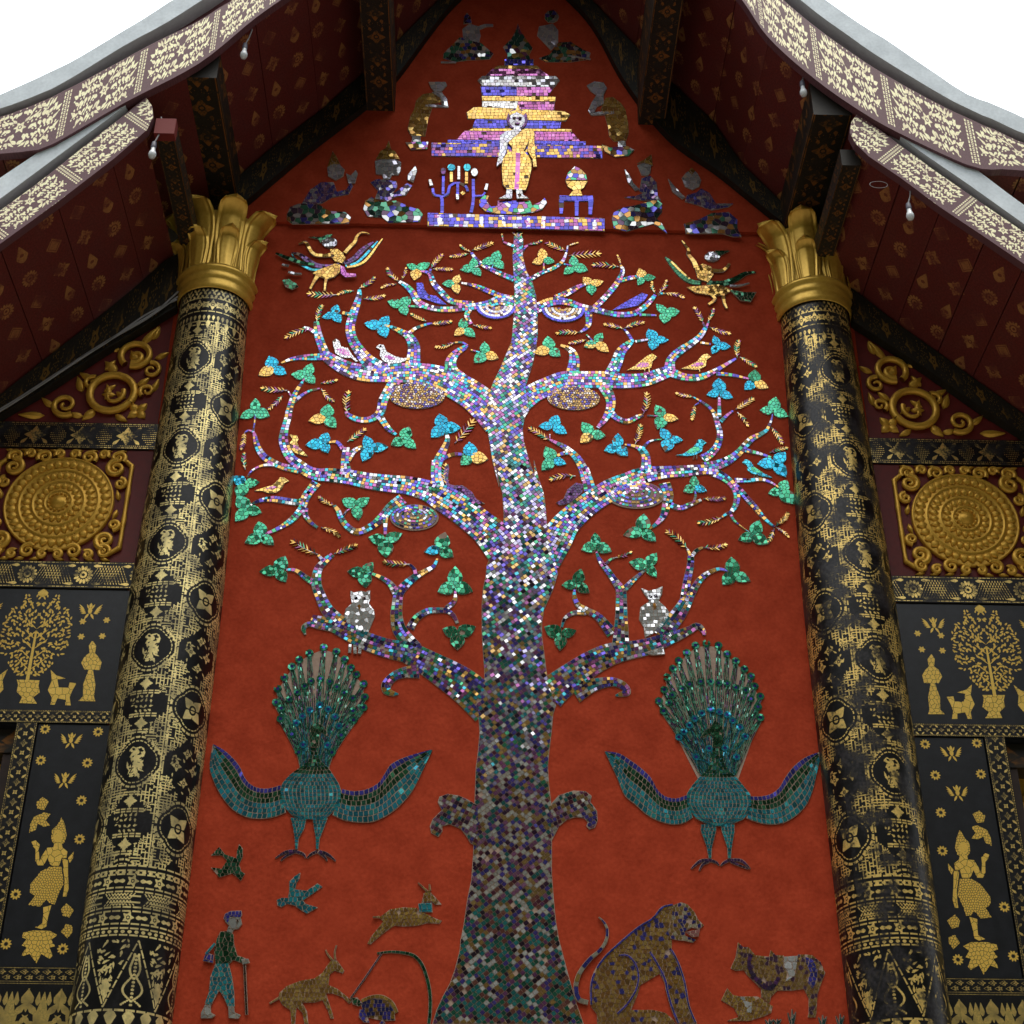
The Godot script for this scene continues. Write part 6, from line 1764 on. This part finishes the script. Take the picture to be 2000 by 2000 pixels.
# ---------------------------------------------------------------- pillars
func build_pillar(s: int):
	var c := Vector3(s * 1.812, 0, 0.0)
	var t := thing("pillar", Vector3(s * 1.812, 0.95, 0), "round black pillar with %s gold stencils and a gilded lotus capital, beside the %s" % ["bright" if s < 0 else "worn", "walking man mosaic" if s < 0 else "cow mosaic"], "pillar", "gilded pillars")
	var b := nb()
	var prof := []
	for k in 25:
		var y := lerpf(P_BOT, P_TOP, k / 24.0)
		var r := 0.235 + 0.014 * sin(PI * clampf((y - 3.3) / 4.6, 0, 1))
		if y > 5.6: r -= 0.017 * (y - 5.6)
		prof.append([r, y, (P_TOP - y) / (P_TOP - P_BOT)])
	lathe(b, c, prof, -PI, PI, 48, Color.WHITE, 0.195 if s < 0 else 0.131)
	emit(t, "shaft", [[b, M["pillar%d" % s]]])
	b = nb()
	lathe(b, c, [[0.29, 0.95], [0.29, 1.3], [0.26, 1.4], [0.235, 3.298]], -PI, PI, 40)
	emit(t, "base", [[b, M.lacquer]])
	b = nb()
	lathe(b, c, [[0.2136, 7.60], [0.2226, 7.603], [0.2281, 7.635], [0.2208, 7.665], [0.2299, 7.672], [0.2371, 7.70], [0.2281, 7.72], [0.2425, 7.732], [0.2480, 7.75], [0.2407, 7.766], [0.2036, 7.77], [0.1810, 8.10], [0.1991, 8.22], [0.0, 8.24]], -PI, PI, 48)
	var cap := emit(t, "capital", [[b, M.capital]])
	# curled petals: a tall one and a short one in front of it at each eighth
	for big in [true, false]:
		for k in 8:
			var a0 := TAU * k / 8.0 + (0.33 if s < 0 else -0.25)
			var h := 0.45 if big else 0.25
			var wmax := 0.100 if big else 0.072
			b = nb()
			var inner := []
			var outer := []
			for i in 19:
				var f := i / 18.0
				# centre line rises, leans out and curls over at the tip
				var y := h * (f * 1.12 if f < 0.82 else 0.918 + 0.10 * sin((f - 0.82) / 0.18 * 2.6))
				var lean: float = (0.012 if big else 0.030) + (0.08 if big else 0.045) * pow(f, 2.2)
				if f > 0.78: lean += (f - 0.78) / 0.22 * (0.085 if big else 0.055)
				var w: float = wmax * (0.70 + 0.32 * f) * sqrt(maxf(0.0, 1.0 - pow(maxf(0.0, f - 0.40) / 0.60, 2.2)))
				var ri := []
				var ro := []
				for j in 25:
					var u := j / 24.0 * 2.0 - 1.0
					var rim := 0.007 * exp(-pow((absf(u) - 0.90) / 0.12, 2.0)) - 0.006 * exp(-pow((absf(u) - 0.72) / 0.05, 2.0)) + 0.004 * exp(-pow(u / 0.25, 2.0))
					var rr: float = 0.208 + lean - 0.016 * u * u * (0.4 + f) + rim
					var a := a0 + u * w / 0.215
					ro.append(c + Vector3(sin(a) * rr, 7.768 + y - 0.05 * u * u * f * 0.4, cos(a) * rr))
					ri.append(c + Vector3(sin(a) * (rr - 0.018), 7.768 + y, cos(a) * (rr - 0.018)))
				outer.append(ro)
				inner.append(ri)
			smooth_surface(b, outer)
			smooth_surface(b, inner)
			emit(cap, "petal", [[b, M.capital]])

# ---------------------------------------------------------------- the mosaics
func build_tree():
	var t := thing("tree_mosaic", Vector3(0, 3.36, 0), "great mirror glass mosaic tree with trefoil leaves and nests on the red wall", "tree mosaic")
	var trunk := pv(TRUNK)
	# trunk: diagonal courses, darker glass towards the roots
	var sk := sink_for(null)
	var trunk_node := Node3D.new()
	var all := [trunk]
	for k in KNOBS: all.append(pv(k))
	sk.node = t
	sk.left = 300
	sk.called = "tile"
	gridfill(sk, trunk, 21.5, 0.70, "auto", 3.2, false, 0.1)
	zlift = 1.0
	for i in KNOBS.size(): gridfill(sk, all[i + 1], 21.0, 0.5 if i == 0 else -0.5, "midtrunk", 3.8, true)
	zlift = 0.0
	grout(sk, trunk)
	finish(t, "trunk", sk, true)
	exclude = all
	for i in BRANCHES.size():
		var s2 := sink_for(null)
		zlift = 0.25 * (i % 3)
		var l: Array = BRANCHES[i]
		strip(s2, l, 17.5 if l[2] < 60 else 20.0, "mix", 3.0)
		finish(t, "branch", s2)
	zlift = 0.0
	exclude = []
	for n in NESTS:
		var s3 := sink_for(null)
		zlift = 2.0
		var c := Vector2(n[0], n[1])
		if n[4] == 2:
			var bands := [["blue", 1.0], ["white", 0.84], ["nest", 0.68], ["silver", 0.52], ["nest", 0.36], ["nest", 0.2]]
			for bd in bands:
				var l := []
				for k in 13:
					var a := PI + PI * k / 12.0
					l.append_array([c.x + cos(a) * n[2] * bd[1], c.y + sin(a) * n[3] * bd[1] * 1.05, 17.0])
				strip(s3, l, 15.0, bd[0], 2.0)
		else:
			var el := PackedVector2Array()
			for k in 28: el.append(c + Vector2(cos(TAU * k / 28.0) * n[2], sin(TAU * k / 28.0) * n[3]))
			if n[4] == 0: crackle(s3, el, 15.0, "nest", 4.5)
			else:
				grout(s3, el)
				for rg in 5:
					var f := 1.0 - rg / 5.0 - 0.1
					var l := []
					for k in 21:
						var a := TAU * k / 20.0
						l.append_array([c.x + cos(a) * n[2] * f, c.y + n[3] * 0.3 * (1.0 - f) + sin(a) * n[3] * f * 0.95, n[3] / 5.0 * 0.9])
					strip(s3, l, 17.0, "mix" if rg % 2 == 0 else "throne", 4.0)
		finish(t, "nest", s3)
	zlift = 1.5
	for f in TREFOILS:
		var c := Vector2(f[0], f[1])
		for k in 3:
			var a: float = deg_to_rad(f[2]) + [PI, 1.18, -1.18][k] + rng.randfn(0, 0.08)
			var len: float = f[3] * [1.0, 0.95, 0.95][k] * rng.randf_range(0.86, 1.12)
			var wd: float = len * rng.randf_range(0.64, 0.86)
			var o := PackedVector2Array()
			for q in [[0.03, 0], [0.08, 0.24], [0.22, 0.44], [0.42, 0.5], [0.62, 0.42], [0.8, 0.25], [1.0, 0.0], [0.8, -0.25], [0.62, -0.42], [0.42, -0.5], [0.22, -0.44], [0.08, -0.24]]:
				o.append(c + Vector2(q[0] * len, q[1] * wd).rotated(a))
			var s4 := sink_for(null)
			crackle(s4, o, len * 0.24, String(f[4]).substr(k, 1), 3.2)
			finish(t, "leaf", s4)
	zlift = 1.0
	for p in SPRAYS:
		var s5 := sink_for(null)
		var a := Vector2(p[0], p[1])
		var e := Vector2(p[2], p[3])
		var d := e - a
		var len := d.length()
		var u := d / len
		var bend := rng.randf_range(-0.12, 0.12)
		var pos := func(f: float) -> Vector2: return a + d * f + u.orthogonal() * (sin(PI * f) * bend * len)
		var l := []
		for k in 5:
			var q: Vector2 = pos.call(k / 5.0)
			l.append_array([q.x, q.y, 5.0])
		strip(s5, l, 18.0, "rib", 2.0)
		var n: int = clampi(int(len / 16.0), 4, 7)
		for k in n:
			for sd in [-1, 1]:
				var f := (k + 0.7) / (n + 0.6)
				put(s5, teardrop(pos.call(f) + u.orthogonal() * sd * 5.0, len * 0.25 * (1.15 - 0.6 * absf(f - 0.45)), 6.0, d.angle() + sd * 0.78), pick("sprayleaf"))
		put(s5, teardrop(pos.call(0.90), len * 0.2, 12.0, d.angle()), pick("y"))
		finish(t, "leaf_spray", s5)
	zlift = 0.0

func build_peacock(p: Dictionary):
	var base: Array = p.base
	var feet: Array = p.feet[0]
	var t := thing("peacock_mosaic", Vector3(base[0] * 0.001, feet[1] * 0.001 - 0.03, 0), p.label, "peacock mosaic", "mosaic peacocks on both sides of the trunk")
	# tail: plaster fan with glass quills and eyes
	var fan := PackedVector2Array()
	var bc := Vector2(base[0], base[1])
	var o := pv(p.outer)
	fan.append(bc + Vector2(-base[2] * 0.5, -40))
	for q in o: fan.append(bc + (q - bc) * 0.985)
	fan.append(bc + Vector2(base[2] * 0.5, -40))
	var s := sink_for(null)
	zlift = -3.0
	prism(s.g, fan, -0.5, 1.8, Color.WHITE)
	zlift = 0.0
	emit(t, "tail_plaster", [[s.g, M.grout]])
	for set in [["outer", "quill", "eyering", 0.0], ["mid", "quill", "eyering", 1.2], ["blue", "quillblue", "bluering", 2.4]]:
		var l := pv(p[set[0]])
		for i in l.size():
			var q := l[i]
			var f := float(i) / (l.size() - 1)
			var foot := bc + Vector2((f - 0.5) * base[2] * 0.9, 0)
			var s2 := sink_for(null)
			zlift = set[3]
			if (q - foot).length() > 60:
				for w in ([-5.0, 5.0] if set[0] == "blue" else ([-16.0, -5.5, 5.5, 16.0] if set[0] == "outer" else [-6.0, 6.0])):
					var m := foot.lerp(q, 0.55) + Vector2((f - 0.5) * -14, 12)
					strip(s2, [foot.x + w * 0.3, foot.y, 5, m.x + w, m.y, 7, q.x + w * 0.5, q.y - 8, 7], 15.0, set[1], 2.2)
			zlift = set[3] + 2.0
			var R := 22.0 if set[0] == "outer" else 20.0
			for k in 7:
				var a0 := TAU * k / 7.0
				var a1 := TAU * (k + 0.93) / 7.0
				put(s2, PackedVector2Array([q + Vector2(cos(a0), sin(a0)) * R * 0.45, q + Vector2(cos(a0), sin(a0)) * R, q + Vector2(cos(a1), sin(a1)) * R, q + Vector2(cos(a1), sin(a1)) * R * 0.45]), pick(set[2]), true)
			var cc := PackedVector2Array()
			for k in 7: cc.append(q + Vector2(cos(TAU * k / 7), sin(TAU * k / 7)) * R * 0.42)
			put(s2, cc, pick("blue") * 0.7, true)
			finish(t, "tail_feather", s2)
	zlift = 4.0
	for sd in ["wl", "wr"]:
		var inn := pv(p[sd][0])
		var out := pv(p[sd][1])
		var wing := finish(t, "wing", wing_slab(inn, out))
		var rows := 6
		var cols := 22
		for j in rows:
			for i in cols:
				var f0 := (i + 0.06 + 0.12 * (j % 2)) / (cols + 0.3)
				var f1 := (i + 0.88 + 0.12 * (j % 2)) / (cols + 0.3)
				var g0 := (j + 0.08) / rows
				var g1 := (j + 0.88) / rows
				# courses taper to the wing tip
				var q := PackedVector2Array([wpt(inn, out, f0, g0), wpt(inn, out, f1, g0), wpt(inn, out, min(f1 + 0.012, 1.0), g1), wpt(inn, out, f0 + 0.012, g1)])
				var pal := "blue" if j == 0 else ("dgreen" if j < 3 else "teal")
				if i > 16 and j > 0 and rng.randf() < 0.6: pal = "teal"
				if absf(area(q)) < 60: continue
				var b := nb()
				prism(b, q, zlift, zlift + 4.5 + rng.randf(), pick(pal), Vector2(rng.randfn(0, 0.035), rng.randfn(0, 0.035)), true)
				emit(wing, "tile", [[b, M.glass]])
	zlift = 5.5
	var bd := sink_for(null)
	body_rows(t, "body", p.body, 20.0, true)
	for lg in p.legs: body_rows(t, "leg", lg, 17.0, false)
	bd = sink_for(null)
	zlift = 7.0
	crackle(bd, pv(p.head), 15, "dgreen", 2.2)
	finish(t, "head", bd)
	zlift = 1.0
	for f in p.feet:
		bd = sink_for(null)
		strip(bd, f, 13.0, "violet", 2.0)
		finish(t, "toe", bd)
	zlift = 0.0
func wpt(inn: PackedVector2Array, out: PackedVector2Array, f: float, g: float) -> Vector2:
	return along(inn, f).lerp(along(out, f), g)
func along(l: PackedVector2Array, f: float) -> Vector2:
	var x := clampf(f, 0, 1) * (l.size() - 1)
	var i: int = min(int(x), l.size() - 2)
	return l[i].cubic_interpolate(l[i + 1], l[max(i - 1, 0)], l[min(i + 2, l.size() - 1)], x - i)
func wing_slab(inn: PackedVector2Array, out: PackedVector2Array) -> Dictionary:
	var s := sink_for(null)
	var poly := PackedVector2Array()
	for k in 31: poly.append(along(inn, k / 30.0))
	for k in 31: poly.append(along(out, 1.0 - k / 30.0))
	prism(s.g, poly, -0.5, zlift + 2.2, Color.WHITE)
	return s
func body_rows(t: Node, n: String, l: Array, cell: float, big: bool):
	var L := PackedVector2Array()
	var R := PackedVector2Array()
	for i in range(0, l.size(), 3):
		L.append(Vector2(l[i], l[i + 2]))
		R.append(Vector2(l[i + 1], l[i + 2]))
	var poly := L.duplicate()
	var rr := R.duplicate()
	rr.reverse()
	poly.append_array(rr)
	var s := sink_for(null)
	prism(s.g, poly, -0.5, zlift + 2.2, Color.WHITE)
	var node := finish(t, n, s)
	var H := L[0].y - L[L.size() - 1].y
	var rows: int = max(2, int(round(absf(H) / cell)))
	for j in rows:
		var f0 := (j + 0.08) / rows
		var f1 := (j + 0.86) / rows
		var a0 := row_at(L, L[0].y - H * f0)
		var b0 := row_at(R, L[0].y - H * f0)
		var a1 := row_at(L, L[0].y - H * f1)
		var b1 := row_at(R, L[0].y - H * f1)
		var w := maxf(b0.x - a0.x, b1.x - a1.x)
		var n2: int = max(1, int(round(w / cell)))
		for i in n2:
			var g0 := (i + 0.08) / n2
			var g1 := (i + 0.87) / n2
			var sag := -6.0 if big else 0.0
			var q := PackedVector2Array([a0.lerp(b0, g0) + Vector2(0, sag * sin(PI * g0)), a0.lerp(b0, g1) + Vector2(0, sag * sin(PI * g1)), a1.lerp(b1, g1) + Vector2(0, sag * sin(PI * g1)), a1.lerp(b1, g0) + Vector2(0, sag * sin(PI * g0))])
			if absf(area(q)) < 25: continue
			var pal := "teal"
			if big and f0 < 0.36: pal = "dgreen"
			var b := nb()
			prism(b, q, zlift, zlift + 4.5 + rng.randf(), pick(pal), Vector2(rng.randfn(0, 0.035), rng.randfn(0, 0.035)), true)
			emit(node, "tile", [[b, M.glass]])
func row_at(l: PackedVector2Array, y: float) -> Vector2:
	for i in l.size() - 1:
		if (y <= l[i].y and y >= l[i + 1].y): return l[i].lerp(l[i + 1], (l[i].y - y) / max(0.001, l[i].y - l[i + 1].y))
	return l[l.size() - 1]

func build_figure(f: Array):
	var zb: float = ZW * 1000 * f[4]
	# base point: middle of the bounds, at the bottom
	var r := Rect2()
	var first := true
	for p in f[5]:
		var st: int = 3 if p[1] == "s" else 2
		for i in range(0, p[4].size() - 1, st):
			var q := Vector2(p[4][i], p[4][i + 1])
			if first: r = Rect2(q, Vector2.ZERO)
			else: r = r.expand(q)
			first = false
	var t := thing(f[0], Vector3(r.get_center().x * 0.001, r.position.y * 0.001, zb * 0.001), f[1], f[2], f[3])
	var i := 0
	var singles: bool = f[0] in ["tiger_mosaic", "cow_mosaic", "person_mosaic", "deer_mosaic", "swallow_mosaic", "tortoise_mosaic", "calf_mosaic"]
	for p in f[5]:
		zlift = zb + i * (0.05 if f[0] in ["stupa_mosaic", "altar_mosaic"] else 1.1) + (7.0 if f[0] == "standing_figure_mosaic" else 0.0) + (2.0 if f[0] == "lotus_throne_mosaic" else 0.0)
		var s := sink_for(null)
		if singles and p[1] != "s":
			var host := Node3D.new()
			s.node = host
			s.left = 260
		if p[1] == "c": crackle(s, pv(p[4]), p[3] * 1.12, p[2], 4.2 if singles else 3.0)
		elif p[1] == "g": gridfill(s, pv(p[4]), p[3] * 1.1, 0.05, p[2], 3.0)
		else: strip(s, p[4], p[3], p[2], 2.0)
		var host2: Node = s.node
		var m := finish(t, p[0], s)
		if host2 != null:
			for c in host2.get_children():
				host2.remove_child(c)
				m.add_child(c, true)
			host2.free()
		i += 1
	zlift = 0.0

# ---------------------------------------------------------------- bulbs and cables
func build_small():
	var where := [[-1.61, 8.67, "under the upper bargeboard beside the bright pillar capital"], [-2.04, 7.87, "at the rounded bargeboard tip above the cables"], [1.63, 8.47, "under the upper bargeboard above the worn pillar"], [2.13, 7.54, "under the lower bargeboard by a loose wire loop"]]
	for q in where:
		var p := Vector3(q[0], q[1], 1.05)
		var t := thing("hanging_bulb", p, "white light bulb on a short cord " + q[2], "light bulb", "bulbs hanging under the eaves")
		var b := nb()
		tube(b, [p + Vector3(0.015, 0.26, 0), p + Vector3(0.028, 0.18, 0), p + Vector3(0.018, 0.12, 0), p + Vector3(0.0, 0.06, 0)], [0.0045, 0.0045, 0.0045, 0.005], 6)
		emit(t, "cord", [[b, M.cable]])
		b = nb()
		lathe(b, p, [[0.001, 0.066], [0.013, 0.062], [0.016, 0.03], [0.013, 0.02]], -PI, PI, 14)
		emit(t, "socket", [[b, M.socket]])
		b = nb()
		lathe(b, p, [[0.012, 0.022], [0.013, 0.005], [0.021, -0.018], [0.022, -0.032], [0.015, -0.05], [0.001, -0.056]], -PI, PI, 16)
		emit(t, "glass_bulb", [[b, M.bulb]])
	var cb := thing("cable_bundle", Vector3(-2.5, 6.8, 0.1), "pale electric cables running down the eave board above the carved triangle", "cable")
	for l in [[[-2.02, 7.66], [-2.14, 7.50], [-2.30, 7.36], [-2.52, 7.16], [-2.9, 6.80], [-3.4, 6.40]], [[-2.02, 7.62], [-2.18, 7.45], [-2.36, 7.30], [-2.56, 7.11], [-2.9, 6.79], [-3.4, 6.39]], [[-2.02, 7.60], [-2.20, 7.47], [-2.40, 7.26], [-2.55, 7.13], [-2.9, 6.785], [-3.4, 6.38]]]:
		var pts := []
		var rad := []
		for q in spline(l.map(func(e): return Vector2(e[0], e[1])), 0.06):
			pts.append(Vector3(q.x, q.y, 0.095))
			rad.append(0.006)
		var b := nb()
		tube(b, pts, rad, 6)
		emit(cb, "cable", [[b, M.cable]])
	var wl := thing("wire_loop", Vector3(1.98, 7.78, 1.06), "small loop of thin wire hanging under the lower bargeboard", "wire")
	var b := nb()
	var p := []
	for k in 15: p.append(Vector3(1.98 + cos(TAU * k / 14.0) * 0.05, 7.73 + sin(TAU * k / 14.0) * 0.025, 1.06))
	tube(b, p, taper(15, 0.0016, 0.0016), 5)
	emit(wl, "loop", [[b, M.cable]])
